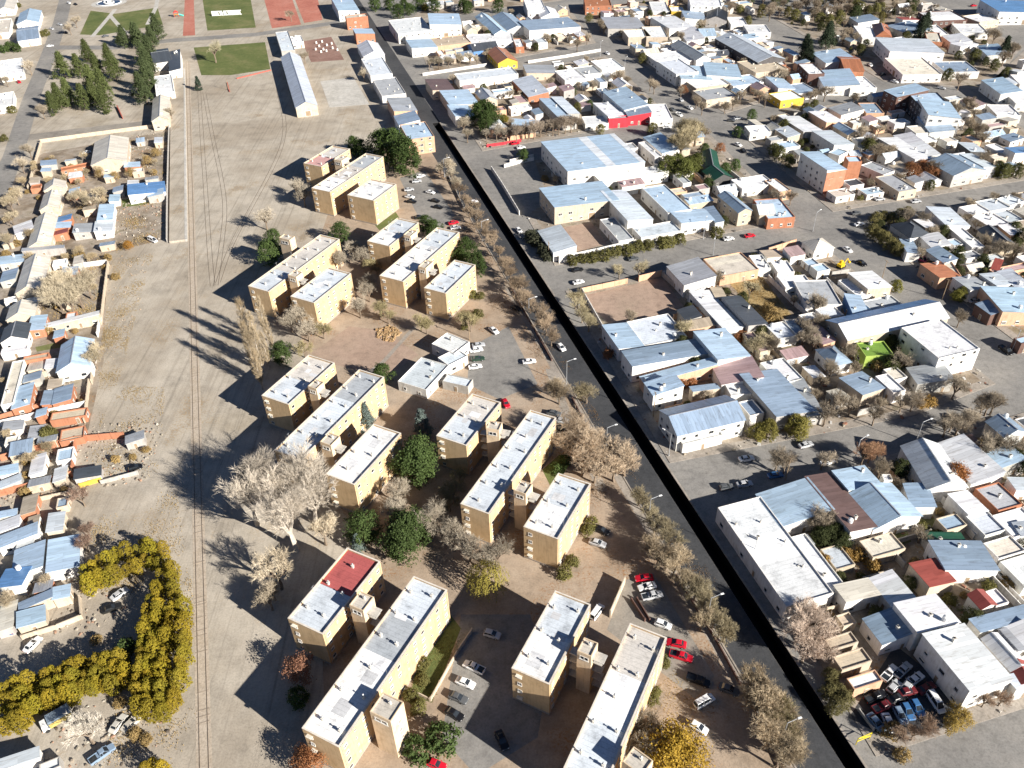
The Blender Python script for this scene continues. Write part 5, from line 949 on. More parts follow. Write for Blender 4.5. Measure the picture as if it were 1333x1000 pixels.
T('evergreen', '13', [(560, 140), (600, 130), (640, 135), (690, 125), (725, 105), (545, 205), (575, 225), (605, 245), (640, 275), (665, 295), (690, 305)], 5.2, (.17, .15, .055), what='grey-olive roadside tree'); T('evergreen', '13', [(665, 490), (985, 540), (1010, 530)], 5, (.20, .19, .04)); T('bare', '13', [(220, 740), (190, 700), (260, 690), (180, 760), (240, 780), (280, 600), (250, 580), (760, 120), (790, 130), (1200, 300), (1240, 300), (1290, 300), (1150, 310), (1000, 660), (40, 20), (120, 30), (20, 800), (690, 890)], 6.5, (0.304, 0.256, 0.193)); T('evergreen', '13', [(910, 210), (990, 320), (1020, 350), (1300, 190), (1320, 230), (1290, 240), (640, 900)], 5, (.08, .09, .03)); T('shrub', '13', [(0, 600), (20, 620), (40, 650), (10, 660), (700, 880), (1290, 400), (560, 890)], 3, DRY)
T('evergreen', '23', [(0, 240), (140, 210), (170, 230), (-50, 250)], 5.6, (.21, .185, .045)); T('bare', '23', [(390, 110), (350, 90), (430, 120), (300, 160), (230, 670), (200, 650), (260, 690), (50, 400), (90, 420), (290, 390), (960, 200), (1000, 210), (1050, 190), (930, 220), (1150, 110), (1180, 100), (1120, 120), (760, 90), (700, 100), (560, 160), (980, 20), (800, 780), (1210, 340), (1170, 370), (1250, 330)], 6.5, (0.331, 0.277, 0.207)); T('bare', '23', [(535, 360), (500, 370), (570, 350)], 5.5, (0.373, 0.227, 0.138), what='rusty twiggy leafless tree'); T('autumn', '23', [(1010, 470), (1050, 490)], 6, (.36, .15, .05)); T('evergreen', '23', [(310, 790), (350, 770), (270, 800), (380, 820), (1290, 390), (1320, 410), (690, 440), (1260, 400)], 5.5, (.05, .06, .02)); T('shrub', '23', [(400, 880), (440, 900), (500, 880), (320, 910), (800, 100), (840, 90), (540, 930)], 2.6, (.32, .2, .06)); T('shrub', '23', [(750, 700), (800, 740), (850, 790), (1100, 690), (900, 780)], 2.2, OLIVE)
T('bare', '33', [(180, 200), (220, 230), (160, 280), (220, 330), (280, 380), (200, 380), (260, 300)], 7.5, (0.497, 0.398, 0.317)); T('evergreen', '33', [(330, 520), (370, 600), (400, 640), (320, 600), (350, 680)], 4, (.17, .15, .06)); T('bare', '33', [(690, 830), (760, 820), (820, 790), (1130, 650), (1220, 640)], 4.5, (0.359, 0.256, 0.179)); T('autumn', '33', [(980, 720), (1020, 750), (960, 780)], 4, (.34, .24, .06)); T('bare', '33', [(10, 700), (60, 760), (90, 800), (110, 880), (60, 700), (130, 940)], 6, OLIVET)
T('bare', '32', [(690, 830), (720, 870)], 6, (0.276, 0.213, 0.138)); T('shrub', '32', [(780, 430), (790, 450), (690, 620), (720, 590)], 1.8, OLIVE); T('bare', '32', [(1250, 560), (1290, 640), (1320, 690), (940, 40), (900, 20), (990, 230)], 6, (0.386, 0.313, 0.207)); T('shrub', '33', [(640, 800), (700, 930), (1300, 30), (1270, 20)], 2.5, DRY)
# untended growth in the back yards: leafless trees and dry shrubs wherever a yard is free
yr = random.Random(77); cnt = 0
for bi, b in enumerate(BLOCKS[:10]):
    pts = inset(PP(*b), 4.0); xs = [p.x for p in pts]; ys = [p.y for p in pts]; got = 0
    want = (10, 26, 30, 26, 34, 18, 12, 22, 14, 52)[bi]
    for _ in range(900):
        if got >= want: break
        v = Vector((yr.uniform(min(xs), max(xs)), yr.uniform(min(ys), max(ys)), 0))
        if not inside(v, pts) or not inset_view(v, 5) or not free(v, 1.0) or any(inside(v, k) for k in KEEP) or any((v - o).length < 4 for o in TREES_AT): continue
        k = yr.random(); got += 1
        if k < .5: tree('bare', v, yr.uniform(4.5, 7.5), (.35, .29, .21), what='leafless yard tree')
        elif k < .8: tree('shrub', v, yr.uniform(1.4, 2.6), DRY if yr.random() < .5 else OLIVE, what='straggly yard shrub')
        else: tree('evergreen', v, yr.uniform(3.5, 5.5), (.08, .085, .03), what='small dark yard evergreen')

pk = random.Random(15); park = PP(862, 4, 1000, -14, 1180, -12, 1200, 30, 1120, 40, 1000, 26, 885, 14)
xs = [q.x for q in park]; ys = [q.y for q in park]; k = 0
for _ in range(2000):
    v = Vector((pk.uniform(min(xs), max(xs)), pk.uniform(min(ys), max(ys)), 0))
    if k >= 60 or not inside(v, park) or not free(v, 1) or any((v - o).length < 5 for o in TREES_AT): continue
    k += 1
    if pk.random() < .55: tree('bare', v, pk.uniform(8, 12), (.25, .2, .15), 'leafless tree in the wooded park')
    else: tree('evergreen', v, pk.uniform(6, 10), pk.choice(((.05, .065, .022), (.10, .105, .035), (.14, .12, .04))), 'dark leafy tree in the wooded park')
# ------------------------------------------------------------------ vehicles
def sec(x, zs, ws): return [(x, -w, z) for z, w in zip(zs, ws)] + [(x, w, z) for z, w in reversed(list(zip(zs, ws)))]
def car_meshes(kind):
    L = {'car': 4.3, 'hatch': 3.8, 'pickup': 5.0, 'van': 4.7}[kind]; hw = .86; b, g, r_, e = MB(), MB(), MB(), {}
    hood = .92; f, k = L / 2, -L / 2; belt = .95
    tail = {'car': .98, 'hatch': .98, 'pickup': .92, 'van': 1.05}[kind]
    S = [(k, .45, .70), (k + .12, .30, tail - .08), (k + .5, .24, tail), (k + L * .35, .22, belt + .02), (f - 1.25, .22, belt), (f - .45, .24, hood - .10), (f - .1, .30, .74), (f, .42, .62)]
    b.loft([sec(x, (z0, z0 + .08, (z0 + z1) / 2, z1 - .06, z1), (hw * .86 * q, hw * .97 * q, hw * q, hw * .97 * q, hw * .84 * q)) for i, (x, z0, z1) in enumerate(S) for q in [(.86 if i in (0, 7) else .95 if i in (1, 6) else 1)]])
    if kind == 'car': c = (k + .55, k + 1.15, f - 2.05, f - 1.15)
    elif kind == 'hatch': c = (k + .12, k + .45, f - 1.9, f - 1.0)
    elif kind == 'pickup': c = (k + 2.0, k + 2.15, f - 1.95, f - 1.15)
    else: c = (k + .08, k + .25, f - 1.6, f - .75)
    H = {'car': 1.42, 'hatch': 1.46, 'pickup': 1.68, 'van': 1.95}[kind]
    q = lambda x, z, w: [(x, -w, z), (x, w, z)]
    def hexa(m, lo, hi, z0, z1, w0, w1):
        vs = [(lo[0], -w0, z0), (lo[1], -w0, z0), (lo[1], w0, z0), (lo[0], w0, z0), (hi[0], -w1, z1), (hi[1], -w1, z1), (hi[1], w1, z1), (hi[0], w1, z1)]
        m.add(vs, [(3, 2, 1, 0), (4, 5, 6, 7), (0, 1, 5, 4), (1, 2, 6, 5), (2, 3, 7, 6), (3, 0, 4, 7)])
    hexa(g, (c[0], c[3]), (c[1], c[2]), belt - .06, H - .04, hw * .84, hw * .68)
    hexa(r_, (c[1] - .06, c[2] + .06), (c[1] + .08, c[2] - .1), H - .05, H + .02, hw * .71, hw * .6)
    for x in (c[1] - .02, (c[1] + c[2]) / 2, c[2] + .02):      # pillars
        for sg in (-1, 1):
            d = (c[0] if x == c[1] - .02 else c[3] if x == c[2] + .02 else x)
            r_.tube((d, sg * hw * .845, belt - .05), (x, sg * hw * .69, H - .02), .045, .04, 4)
    if kind == 'pickup':
        g.box(k + 1.0, 0, .9, 1.75, 1.42, .06)
        for sg in (-1, 1): b.box(k + 1.0, sg * .79, .86, 1.95, .1, .22)
        b.box(k + .08, 0, .86, .1, 1.6, .22)
    for sg in (-1, 1): b.box(c[3] - .15, sg * (hw + .06), belt, .16, .14, .12)
    w = MB(); w.tube((0, -.11, 0), (0, .11, 0), .32, .32, 12, 0, True); rm = MB().tube((0, -.118, 0), (0, .118, 0), .19, .19, 8, 0, True)
    return dict(body=b.mesh('body', M['paint'], False), glass=g.mesh('windows', M['glass']), roof=r_.mesh('roof', M['paint']), wheel=w.mesh('wheel', M['rubber']), rim=rm.mesh('rim', M['galv']), L=L, hw=hw)
CARS = {k: car_meshes(k) for k in ('car', 'hatch', 'pickup', 'van')}
ME_HL = MB().box(0, 0, 0, .1, .32, .14).mesh('headlight', M['chrome']); ME_TL = MB().box(0, 0, 0, .07, .26, .16).mesh('taillight', M['red_lens'])
CC = {'w': ((.80, .80, .79), 'white'), 's': ((.48, .49, .50), 'silver'), 'k': ((.012, .012, .014), 'black'), 'g': ((.10, .105, .11), 'dark grey'), 'r': ((.55, .012, .03), 'bright red'), 'd': ((.14, .02, .025), 'dark red'), 'b': ((.05, .15, .33), 'blue'), 'i': ((.22, .30, .40), 'steel blue'), 'v': ((.03, .06, .04), 'dark green'), 'p': ((.6, .08, .18), 'pink')}
KN = {'c': ('car', 'saloon car'), 'h': ('hatch', 'hatchback'), 'u': ('pickup', 'pickup'), 'v': ('van', 'van')}
def car(rc, code, x0, y0, x1, y1, base=.01, where=None):
    a, b = PZ(rc, x0, y0, .6), PZ(rc, x1, y1, .6); c = (a + b) / 2; d = b - a
    kn, words = KN[code[1]]; m = CARS[kn]; col, cw = CC[code[0]]
    base = max(base, .146 if any(inside(Vector((c.x, c.y, 0)), PP(*k)) for k in BLOCKS) else base)
    nm = {'car': 'parked_car', 'hatch': 'parked_car', 'pickup': 'pickup', 'van': 'van'}[kn]
    t = thing(nm, (c.x, c.y, base), math.atan2(d.y, d.x), f'{cw} {words} parked by the {where or near(c)}', 'car' if kn in ('car', 'hatch') else kn, 'parked vehicles')
    t.scale = (1.0,) * 3
    ob('body', m['body'], t, color=col); ob('windows', m['glass'], t); ob('roof', m['roof'], t, color=col)
    L, hw = m['L'], m['hw']
    for x in (L / 2 - .85, -L / 2 + .8):
        for y in (-hw + .08, hw - .08):
            wo = ob('wheel', m['wheel'], t, (x, y, .32))
            if c.y < 260: ob('rim', m['rim'], wo)
    if c.y < 260:
        for y in (-.56, .56): ob('headlight', ME_HL, t, (L / 2 - .1, y, .60)); ob('taillight', ME_TL, t, (-L / 2 + .02, y, .62))
    return t
CARLIST = '''31 sh 1185 290 1275 315|31 wu 1190 500 1080 450|31 wc 1040 535 1140 575|31 gc 1000 610 1105 655|31 kc 985 690 1080 745|31 rc 885 960 985 1000|31 kc 1260 810 1300 900
32 rc 740 5 635 15|32 wc 750 45 655 65|32 su 680 112 778 92|32 wh 755 240 818 262|32 wv 420 215 462 158|32 rc 905 360 805 340|32 ru 830 402 930 432|32 ku 910 520 1030 565|32 wv 965 672 1035 632|32 gc 1090 575 1170 605|32 wh 945 772 1000 805
22 kc 430 745 500 775|22 sc 405 815 485 840|22 gc 180 145 255 158|22 sc 230 186 288 194|22 kc 235 226 292 238|22 gh 1080 542 1150 530|22 sc 1170 526 1250 514|22 wc 1170 396 1270 380
23 bc 0 480 75 468|23 sc 160 326 232 306|23 wc 290 412 332 398
11 wc 770 20 830 30|11 kc 780 46 840 52|11 kc 910 40 956 50|11 kc 925 74 972 82|11 wc 885 -4 930 6|11 kc 818 134 880 128|11 rc 1002 166 1052 154|11 wc 1008 190 1070 182|11 wc 1112 56 1150 48|11 sc 1125 802 1190 792|11 wc 1112 828 1182 816|11 vc 1120 872 1192 864|11 wc 1100 916 1182 902|11 wc 1214 702 1262 740
01 wc 820 926 892 908|01 sc 800 948 872 938|01 sc 760 992 832 982|21 rc 1282 70 1318 132
12 kc 300 410 380 398|12 gc 600 352 662 342|12 wc 310 478 380 460|12 wc 1095 248 1160 238|12 rc 1208 232 1266 222|12 wh 246 798 268 822|12 wc 60 886 118 878|12 kc 0 596 42 614|12 wh 28 192 44 210
13 wc 395 288 432 312|13 kc 465 358 510 382|13 wc 455 172 496 164|13 sc 738 52 800 44|13 gc 440 112 476 106|13 ku 1212 806 1266 842|13 pv 780 344 816 362|13 sc 1050 572 1102 566|13 sc 560 40 600 35
02 wu 845 580 896 612|02 wc 1140 738 1212 768|02 gc 1100 622 1180 632|02 sc 868 508 892 532|02 wc 780 664 832 660|02 dc 170 766 240 754|02 rc -10 752 42 744|02 wc 26 772 66 764|02 wc 905 550 946 572|02 gc 820 560 850 580|02 sc 1150 620 1200 612|02 kc 1190 770 1220 800|02 gc 990 540 1020 550|02 wc 480 270 510 285
03 wc 640 420 678 430|03 kc 580 392 612 384|03 wc 520 330 545 350|03 sc 880 455 925 462|03 kc 1010 700 1045 715|03 rc 1060 30 1080 28|03 wc 1000 950 1040 945
00 sc 298 126 322 130|00 kc 330 164 356 176|00 wc 350 12 366 18|00 kc 384 18 402 26|00 wc 250 240 272 238|00 rc 92 420 104 432|00 sc 260 148 276 152|00 wc 470 790 430 800|00 gc 540 190 560 186
33 wu 600 542 662 472|33 su 668 522 732 462|33 sh 622 612 688 542|33 wc 732 562 800 512|33 ku 505 652 612 608|33 du 550 702 646 660|33 dc 690 612 760 594|33 dc 790 602 856 568|33 wv 842 616 902 704|33 ic 522 720 602 812|33 wc 606 720 650 816|33 ih 666 690 706 762|33 bh 706 670 746 742|33 bh 752 648 800 726|33 kc 640 650 700 628|33 sc 712 590 742 548
30 wc 125 402 215 312|30 bv 52 300 74 222|30 iu 482 962 580 892|10 wv 768 240 822 262|20 kh 690 440 720 430'''
for line in CARLIST.split('\n'):
    for e_ in line.split('|'):
        w = e_.split(); v = [float(q) for q in w[2:6]]; car(w[0], w[1], *v)
# derelict truck with a faded box, and wrecks
a, b = PZ('30', 205, 790, 1.5), PZ('30', 370, 695, 1.5); d = b - a
t = thing('derelict_truck', ((a.x + b.x) / 2, (a.y + b.y) / 2, 0), math.atan2(-d.y, -d.x), 'derelict truck with faded blue box and white cab behind the golden hedge', 'truck')
L = d.length
ob('box_body', MB().box(-L * .12, 0, .8, L * .74, 2.3, 1.9, top=.96).mesh('box_body', M['matt']), t, color=(.22, .28, .34)); ob('side_panel', MB().box(-L * .12, 1.17, .85, L * .7, .05, 1.3).mesh('side_panel', M['matt']), t, color=(.5, .38, .12)); ob('side_panel', MB().box(-L * .12, -1.17, .85, L * .7, .05, 1.3).mesh('side_panel', M['matt']), t, color=(.5, .38, .12))
ob('cab', MB().box(L * .36, 0, .7, L * .2, 2.1, 1.5, top=.82).mesh('cab', M['matt']), t, color=(.72, .72, .7)); ob('windscreen', MB().box(L * .44, 0, 1.5, .1, 1.6, .5).mesh('windscreen', M['glass']), t); ob('chassis', MB().box(0, 0, .5, L * .95, 1.0, .3).mesh('chassis', M['rubber']), t)
for x in (-L * .32, L * .34):
    for y in (-.95, .95): ob('wheel', CARS['car']['wheel'], t, (x, y, .45), 0, (1.4, 1.4, 1.4))
def wreck(rc, x0, y0, x1, y1, col, label):
    a, b = PZ(rc, x0, y0, .5), PZ(rc, x1, y1, .5); d = b - a; rr = random.Random(int(x0))
    t = thing('wrecked_car', ((a.x + b.x) / 2, (a.y + b.y) / 2, 0), math.atan2(d.y, d.x), label, 'wreck')
    m = CARS['car']; ob('body', m['body'], t, (0, 0, -.18), color=col); ob('shell', m['roof'], t, (0, 0, -.22), color=tuple(c * .8 for c in col)); ob('opening', m['glass'], t, (0, 0, -.25))
wreck('30', 540, 180, 622, 150, (.02, .02, .02), 'burnt black car wreck beside the golden hedge'); wreck('30', 580, 122, 664, 62, (.6, .6, .6), 'patchy white car wreck beside the golden hedge'); wreck('30', 590, 800, 640, 735, (.65, .62, .55), 'pale rusting car shell below the golden hedge'); wreck('30', 662, 785, 705, 745, (.6, .55, .46), 'short cream car shell below the golden hedge')
# yellow digger in the corner yard
v = PZ('13', 378, 395); t = thing('digger', (v.x, v.y, .146), .6, 'yellow digger standing in the corner yard', 'digger')
ob('tracks', MB().box(0, .8, 0, 3, .5, .7).box(0, -.8, 0, 3, .5, .7).mesh('tracks', M['rubber']), t); ob('cab', MB().box(-.3, 0, .7, 2.2, 1.9, 1.0).box(.2, .4, 1.7, 1.1, 1.0, .9, top=.9).mesh('cab', M['matt']), t, color=(.75, .48, .02)); ob('boom', MB().tube((.6, -.3, 1.4), (2.6, -.3, 3.0), .2, .16, 5).tube((2.6, -.3, 3.0), (4.0, -.3, 1.2), .15, .12, 5).box(4.0, -.3, .7, .7, .8, .6).mesh('boom', M['matt']), t, color=(.75, .48, .02))

# ------------------------------------------------------------------ street lamps, poles
def lamp(v, az, h, label, base=.0):
    t = thing('street_lamp', (v.x, v.y, base), az, label, 'lamp', 'street lamps')
    ob('pole', MB().tube((0, 0, 0), (0, 0, h), .13, .08, 7).tube((0, 0, 0), (0, 0, .5), .22, .2, 7).mesh('pole', M['galv']), t)
    ob('arm', MB().tube((0, 0, h - .1), (2.2, 0, h + .35), .07, .05, 5).mesh('arm', M['galv']), t); ob('lamp_head', MB().box(2.5, 0, h + .28, .9, .36, .16, top=.8).mesh('lamp_head', M['white']), t)
canal_az = math.atan2(cnor.y, cnor.x)
for (x, y), wh in (((596, 228), 'at the dead end of the estate'), ((640, 312), 'beside the parked white hatchback'), ((700, 415), 'past the avenue thorn trees'), ((746, 498), 'beside the olive street tree'), ((801, 584), 'beside the pale pinkish trees'), ((861, 676), 'beside the olive-brown trees'), ((935, 805), 'opposite the white terrace'), ((1030, 966), 'near the car yard corner')):
    v = P(x, y); s = (v - ca).dot(cdir); v = Vector(C(s, -STW - .7)); lamp(v, canal_az, 8.5, 'tall single-arm street lamp on the canal street ' + wh)
for rc, x, y, az, wh in (('23', 765, 312, .3, 'beside the rusty tree on the lower cross street'), ('02', 585, 378, 1.0, 'at the avenue crossing'), ('02', 458, 292, 1.0, 'beside the white picket wall'), ('23', 445, 405, .5, 'beside the brown roofed hall'), ('13', 1270, 825, 2.5, 'beside the black pickup'), ('12', 995, 245, 1.2, 'before the market annexe shops'), ('12', 1045, 330, -1.9, 'across from the market annexe'), ('13', 232, 205, .7, 'in the middle of the crossing'), ('22', 815, 375, 2.4, 'at the corner of the grey hall'), ('22', 1250, 925, 2.6, 'beside the white terrace')):
    lamp(PZ(rc, x, y), az, 8, 'slim street lamp ' + wh)
def pole(rc, x, y, h, label):
    v = PZ(rc, x, y); t = thing('utility_pole', (v.x, v.y, 0), .3, label, 'pole', 'utility poles')
    ob('post', MB().tube((0, 0, 0), (0, 0, h), .14, .1, 6).mesh('post', M['timber']), t); ob('crossarm', MB().box(0, 0, h - .5, .12, 1.8, .12).mesh('crossarm', M['timber']), t)
for q in (('23', 90, 500, 8, 'wooden utility pole beside the blue car'), ('13', 905, 560, 8, 'wooden utility pole by the orange porch'), ('13', 590, 460, 8, 'wooden utility pole by the avenue houses'), ('32', 620, 840, 5, 'short wooden pole beside the yellow autumn tree'), ('12', 190, 345, 7, 'wooden utility pole at the market corner'), ('11', 1112, 770, 7, 'pale utility pole beside the white pavilion'), ('22', 735, 170, 9, 'tall wooden utility pole at the blue canal house'), ('00', 1190, 470, 6, 'wooden pole by the lettered lawn')): pole(*q)
# yellow-framed hoarding at the car yard corner, letters on the lawn, letters on the hall
a, b = PZ('33', 455, 880, 0), PZ('33', 525, 850, 0); d = b - a
t = thing('hoarding_frame', (a.x, a.y, .14), math.atan2(d.y, d.x), 'yellow braced sign frame at the car yard corner', 'sign frame')
Lh = d.length
for x in (0, Lh): ob('post', MB().tube((x, 0, 0), (x, 0, 2.4), .09, .09, 5).mesh('post', M['matt']), t, color=(.7, .55, .02))
for z in (1.2, 2.3): ob('rail', MB().tube((0, 0, z), (Lh, 0, z), .08, .08, 5).mesh('rail', M['matt']), t, color=(.7, .55, .02))
ob('brace', MB().tube((0, 0, 2.3), (Lh, 0, 1.2), .07, .07, 5).mesh('brace', M['matt']), t, color=(.7, .55, .02))
def stroke_letters(root, n, w, h, y, col, seed):
    """letter shapes too far away to read: uprights and bars of unequal width"""
    rr = random.Random(seed)
    for i in range(n):
        mb = MB(); x = (i + .5) * w; g = w * .78; s = .16 * w
        mb.box(-g / 2 + s, 0, 0, s * 2, .3, h); k = rr.random()
        if k < .75: mb.box(g / 2 - s, 0, 0, s * 2, .3, h)
        for z in rr.sample((0, .42, .84), 2): mb.box(0, 0, z * h, g - .01, .29, .16 * h)
        ob('letter', mb.mesh('letter', M['matt']), root, (x, y, .05), color=col)
a, b = P(276, 21), P(315, 19); d = b - a
t = thing('letter_sign', (a.x, a.y, 0), math.atan2(d.y, d.x), 'row of big white letters standing on the green lawn', 'sign'); stroke_letters(t, 15, d.length / 15, 3.2, 0, (.8, .8, .8), 4)
root, c, L, Wd, an = HREF['03 5.5 g n g 965 915 822 836 1000 812']
k = max(range(4), key=lambda k: facing(an, k, c) if k in (1, 3) else -9)
x, y, _, ln, r_ = sides(L, Wd)[k]
sg = ob('sign_board', MB().box(0, -.1, 0, ln * .96, .12, 1.7).mesh('sign_board', M['white']), root, (x, y, 3.7), R(r_))
for txt, off, col, size in (('CEN', -.36, 'red_lens', 1.3), ('SZ', .02, 'rubber', 1.3)):
    cu = bpy.data.curves.new('lettering', 'FONT'); cu.body = txt; cu.size = size; cu.extrude = .02; cu.materials.append(M[col])
    tmp = bpy.data.objects.new('tmp', cu); COL.objects.link(tmp); bpy.context.view_layer.update(); me = bpy.data.meshes.new_from_object(tmp); bpy.data.objects.remove(tmp)
    o = bpy.data.objects.new('lettering', me); COL.objects.link(o); o.parent = sg; o.location = (off * ln, -.19, .4); o.rotation_euler = (R(90), 0, 0)
# rubbish and rubble of the yards: nobody could count it
def rubble(pts, n, seed, label, cols=((.32, .27, .21), (.40, .36, .30), (.31, .19, .13), (.16, .13, .10), (.26, .23, .18)), big=.5):
    poly = PP(*pts); rr = random.Random(seed); xs = [p.x for p in poly]; ys = [p.y for p in poly]; mbs = [MB() for _ in cols]; k = 0; tries = 0
    while k < n and tries < n * 12:
        tries += 1; v = Vector((rr.uniform(min(xs), max(xs)), rr.uniform(min(ys), max(ys)), 0))
        if not inside(v, poly) or not free(v, .3) or any(inside(v, k_) for k_ in KEEP): continue
        s = rr.uniform(.15, big); mbs[rr.randrange(len(cols))].box(v.x, v.y, 0, s * rr.uniform(.6, 2.2), s, s * rr.uniform(.3, 1.1), top=rr.uniform(.6, 1), rz=rr.random() * 3); k += 1
    root = thing('rubble', (0, 0, .01), 0, label, 'rubble'); root['kind'] = 'stuff'
    for mb_, c in zip(mbs, cols): ob('debris', mb_.mesh('debris', M['junk']), root, color=c)
rubble((95, 290, 145, 262, 215, 262, 212, 312, 150, 320), 260, 1, 'scattered scrap and rubble behind the railway sheds'); rubble((165, 175, 218, 168, 218, 240, 160, 250), 160, 2, 'scrap heaps beside the cream warehouse')
rubble((0, 560, 115, 545, 115, 640, 0, 660), 240, 3, 'brick scrap strewn through the orange brick yards'); rubble((115, 555, 205, 540, 212, 570, 190, 625, 110, 640), 200, 4, 'litter along the ruined plot outline'); rubble((0, 480, 125, 470, 110, 550, 0, 560), 140, 5, 'clutter in the yards of the blue roofs')
rubble((0, 750, 130, 755, 165, 790, 110, 830, 0, 820), 130, 6, 'scrap around the blue patio house'); rubble((45, 900, 110, 885, 220, 940, 220, 1000, 60, 1000), 190, 7, 'scrap around the derelict truck'); rubble((140, 335, 200, 330, 180, 420, 140, 480), 120, 8, 'loose stones on the dry verge', ((.36, .27, .19), (.40, .33, .25), (.30, .22, .14)), .35)
rubble((490, 430, 508, 424, 524, 432, 510, 446, 492, 442), 260, 10, 'heap of dry brushwood in the bare courtyard', ((.34, .22, .11), (.4, .28, .15), (.28, .18, .09)), .6)
for i, b in enumerate(BLOCKS[:6]):
    pts = []
    for j in range(0, len(b), 2): pts += [b[j], b[j + 1]]
    rubble(pts, (160, 420, 420, 260, 320, 220)[i], 20 + i, 'small clutter in the back yards of the ' + KERB[i], ((.42, .39, .34), (.3, .26, .2), (.12, .11, .10), (.46, .45, .43), (.24, .12, .08)), .8)
# memorial stones of the red garden
for x, y in ((315, 228), (330, 245), (345, 222), (352, 262), (370, 240), (395, 232), (400, 255), (368, 270), (425, 265), (312, 262), (340, 275)):
    v = PZ('01', x, y); t = thing('memorial_stone', (v.x, v.y, .01), .3, 'small white memorial stone on the red paved garden', 'stone'); ob('slab', MB().box(0, 0, .25, .9, .25, 1.2, top=.8).mesh('slab', M['white']), t); ob('plinth', MB().box(0, 0, 0, 1.3, .7, .25).mesh('plinth', M['concrete']), t)

root, c, L, Wd, an = HREF['02 7 s b w 290 908 172 786 530 697']
rf = next(o for o in root.children if o.name.startswith('roof')); zs = [v.co.z for v in rf.data.vertices]
hi = [v.co for v in rf.data.vertices if v.co.z > min(zs) + .05]; ya, yb = min(hi, key=lambda q: q.y), max(hi, key=lambda q: q.y)
for f0, f1 in ((.50, .62), (.93, 1.0)):
    y0, y1 = ya.y + (yb.y - ya.y) * (1 - f1), ya.y + (yb.y - ya.y) * (1 - f0); zz = lambda y: ya.z + (yb.z - ya.z) * (y - ya.y) / (yb.y - ya.y) + .06
    ob('roof_light', MB().add([(-L / 2, y0, zz(y0)), (L / 2, y0, zz(y0)), (L / 2, y1, zz(y1)), (-L / 2, y1, zz(y1))], [(0, 1, 2, 3)]).mesh('roof_light', M['sheet']), root, color=(.74, .77, .80))

# dry grass and weeds
def tufts(pts, n, seed, label, col, size=.5):
    n = int(n * 1.6); size *= .72; col = tuple(c * .86 for c in col)
    poly = PP(*pts); rr = random.Random(seed); xs = [q.x for q in poly]; ys = [q.y for q in poly]; mb = MB(); k = tries = 0
    cen = [Vector((rr.uniform(min(xs), max(xs)), rr.uniform(min(ys), max(ys)), 0)) for _ in range(max(4, n // 40))]
    while k < n and tries < n * 10:
        tries += 1; c = rr.choice(cen); v = c + Vector((rr.gauss(0, 2.2), rr.gauss(0, 2.2), 0))
        if not inside(v, poly) or not free(v, .2): continue
        k += 1
        for _ in range(4):
            a = rr.random() * 6.28; d = Vector((math.cos(a), math.sin(a), 0)); w = Vector((-d.y, d.x, 0)) * size * .16; e = v + d * size * rr.uniform(.2, .6) + Vector((0, 0, size * rr.uniform(.5, 1.1)))
            mb.add([v - w, v + w, e], [(0, 1, 2)])
    o = ob('dry_grass', mb.mesh('dry_grass', M['twig']), color=col); tag(o, label, 'grass', None, 'stuff')
STRAW = (.42, .31, .15)
tufts((128, 470, 140, 395, 150, 335, 200, 330, 180, 400, 160, 480, 130, 560), 1500, 1, 'dry straw grass on the verge beside the cottage walls', STRAW)
tufts((118, 560, 130, 500, 215, 505, 212, 560, 205, 620, 120, 640), 700, 2, 'dry weeds over the ruined plot', STRAW); tufts((150, 640, 230, 640, 250, 760, 262, 900, 240, 1000, 130, 1000, 150, 930, 240, 900, 235, 740, 205, 700, 100, 720), 900, 3, 'dry weeds around the golden hedge', STRAW)
tufts((60, 200, 220, 175, 218, 315, 150, 330, 60, 330), 1500, 4, 'dry thicket grass between the railway sheds', STRAW, .7); tufts((60, 330, 140, 330, 130, 410, 40, 420), 600, 5, 'dry weeds round the ruined enclosure', STRAW, .7); tufts((95, 745, 190, 735, 185, 775, 110, 775), 500, 6, 'straw grass patch inside the golden hedge', STRAW)
tufts((570, 220, 600, 215, 760, 510, 830, 620, 960, 790, 1070, 990, 1000, 1000, 900, 840, 800, 720, 740, 640, 700, 520, 640, 400), 2600, 7, 'fallen leaves and weeds under the avenue trees', (.34, .22, .12), .4); tufts((540, 830, 600, 800, 605, 820, 565, 915, 535, 908), 500, 8, 'scruffy weeds on the lawn beside the longest flats', (.22, .2, .07), .4)
tufts((820, 1000, 850, 900, 880, 870, 930, 930, 930, 1000), 500, 9, 'fallen golden leaves around the autumn tree', (.5, .33, .08), .35); tufts((360, 560, 470, 470, 560, 600, 640, 760, 560, 740, 440, 700), 900, 10, 'leaf litter between the flats near the evergreens', (.30, .19, .10), .35); tufts((948, 372, 985, 352, 1030, 410, 1000, 425), 900, 11, 'dry overgrown grass of the dry lot', (.44, .30, .12), .7)
tufts((1060, 690, 1110, 690, 1160, 740, 1100, 760), 500, 12, 'dry yard grass behind the brown roofed hall', (.44, .30, .12), .6)

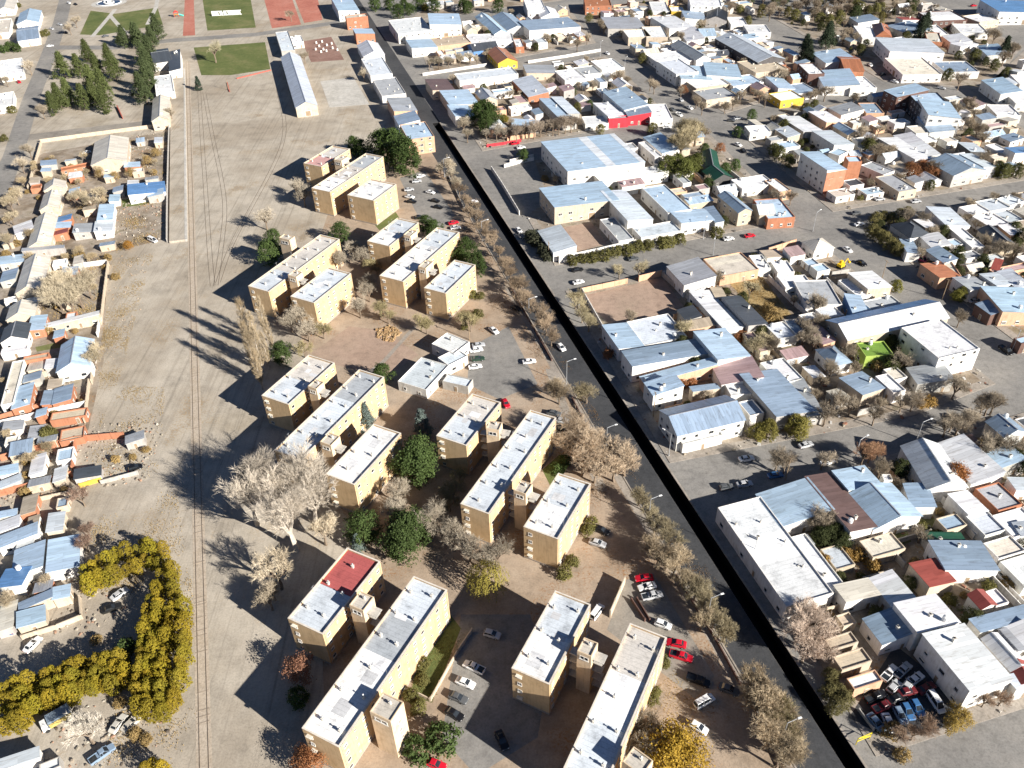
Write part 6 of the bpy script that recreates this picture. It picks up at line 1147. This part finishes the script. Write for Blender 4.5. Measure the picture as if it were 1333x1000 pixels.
# park beyond the pines: round paved plaza with its monument, playground, red beams in the railway land
v = P(142, 4); t = thing('plaza_fountain', (v.x, v.y, 0), 0, 'round pale plaza with a low basin on the park lawn', 'fountain')
mb = MB(); n = 28
ring = lambda r_, z: [(math.cos(6.2832 * i / n) * r_, math.sin(6.2832 * i / n) * r_, z) for i in range(n)]
ob('paving', MB().add(ring(13, .03), [tuple(range(n))]).mesh('paving', M['concrete']), t)
for r_, z, nm in ((9, .5, 'basin_rim'), (4, .9, 'inner_rim')):
    vs = ring(r_, .03) + ring(r_, z) + ring(r_ - .6, z) + ring(r_ - .6, .05); fs = [(k * n + i, k * n + (i + 1) % n, (k + 1) * n + (i + 1) % n, (k + 1) * n + i) for k in range(3) for i in range(n)]
    ob(nm, MB().add(vs, fs).mesh(nm, M['white']), t)
ob('water', MB().add(ring(8.4, .3), [tuple(range(n))]).mesh('water', M['glass']), t); ob('obelisk', MB().box(0, 0, .03, 1.6, 1.6, 6, top=.5).mesh('obelisk', M['white']), t)
sheet('park_path', strip(PP(120, 48, 142, 22, 150, 12), 3), .011, 'concrete', 'pale path from the crossing road to the round plaza'); sheet('park_path', strip(PP(165, 45, 150, 28, 143, 20), 3), .0115, 'concrete', 'pale path slanting across the park lawn'); sheet('park_path', strip(PP(192, 32, 203, 10, 206, -6), 3), .011, 'concrete', 'pale path at the far side of the park lawn')
v = P(230, 22); t = thing('playground_frame', (v.x, v.y, 0), .4, 'red and turquoise playground frame beside the red paved strip', 'playground')
for a_, b_ in ((-1.5, -1), (1.5, -1), (1.5, 1), (-1.5, 1)): ob('post', MB().tube((a_, b_, 0), (a_, b_, 3.2), .1, .1, 5).mesh('post', M['matt']), t, color=(.6, .06, .04))
ob('deck', MB().box(0, 0, 1.5, 3.2, 2.2, .15).mesh('deck', M['matt']), t, color=(.7, .3, .05)); ob('roof', MB().box(0, 0, 3.2, 3.4, 2.4, 1.2, top=.1).mesh('roof', M['matt']), t, color=(.55, .04, .03)); ob('slide', MB().tube((1.6, 0, 1.6), (5, 0, .2), .45, .45, 6).mesh('slide', M['matt']), t, color=(.08, .5, .42))
for (x0, y0, x1, y1, hh), lb in (((308, 103, 353, 92, .5), 'long rusty red girder lying below the lawn'), ((296, 108, 299, 120, .4), 'short red girder standing off from the long one'), ((153, 140, 160, 155, 1.2), 'red seesaw beam in the pine square')):
    a_, b_ = P(x0, y0), P(x1, y1); d = b_ - a_; t = thing('red_girder', (a_.x, a_.y, 0), math.atan2(d.y, d.x), lb, 'girder'); L_ = d.length
    for z in (.05, .05 + hh): ob('flange', MB().box(L_ / 2, 0, z, L_, .5, .08).mesh('flange', M['matt']), t, color=(.42, .12, .09))
    ob('web', MB().box(L_ / 2, 0, .05, L_ * .995, .1, hh).mesh('web', M['matt']), t, color=(.38, .11, .08))
finish_labels()
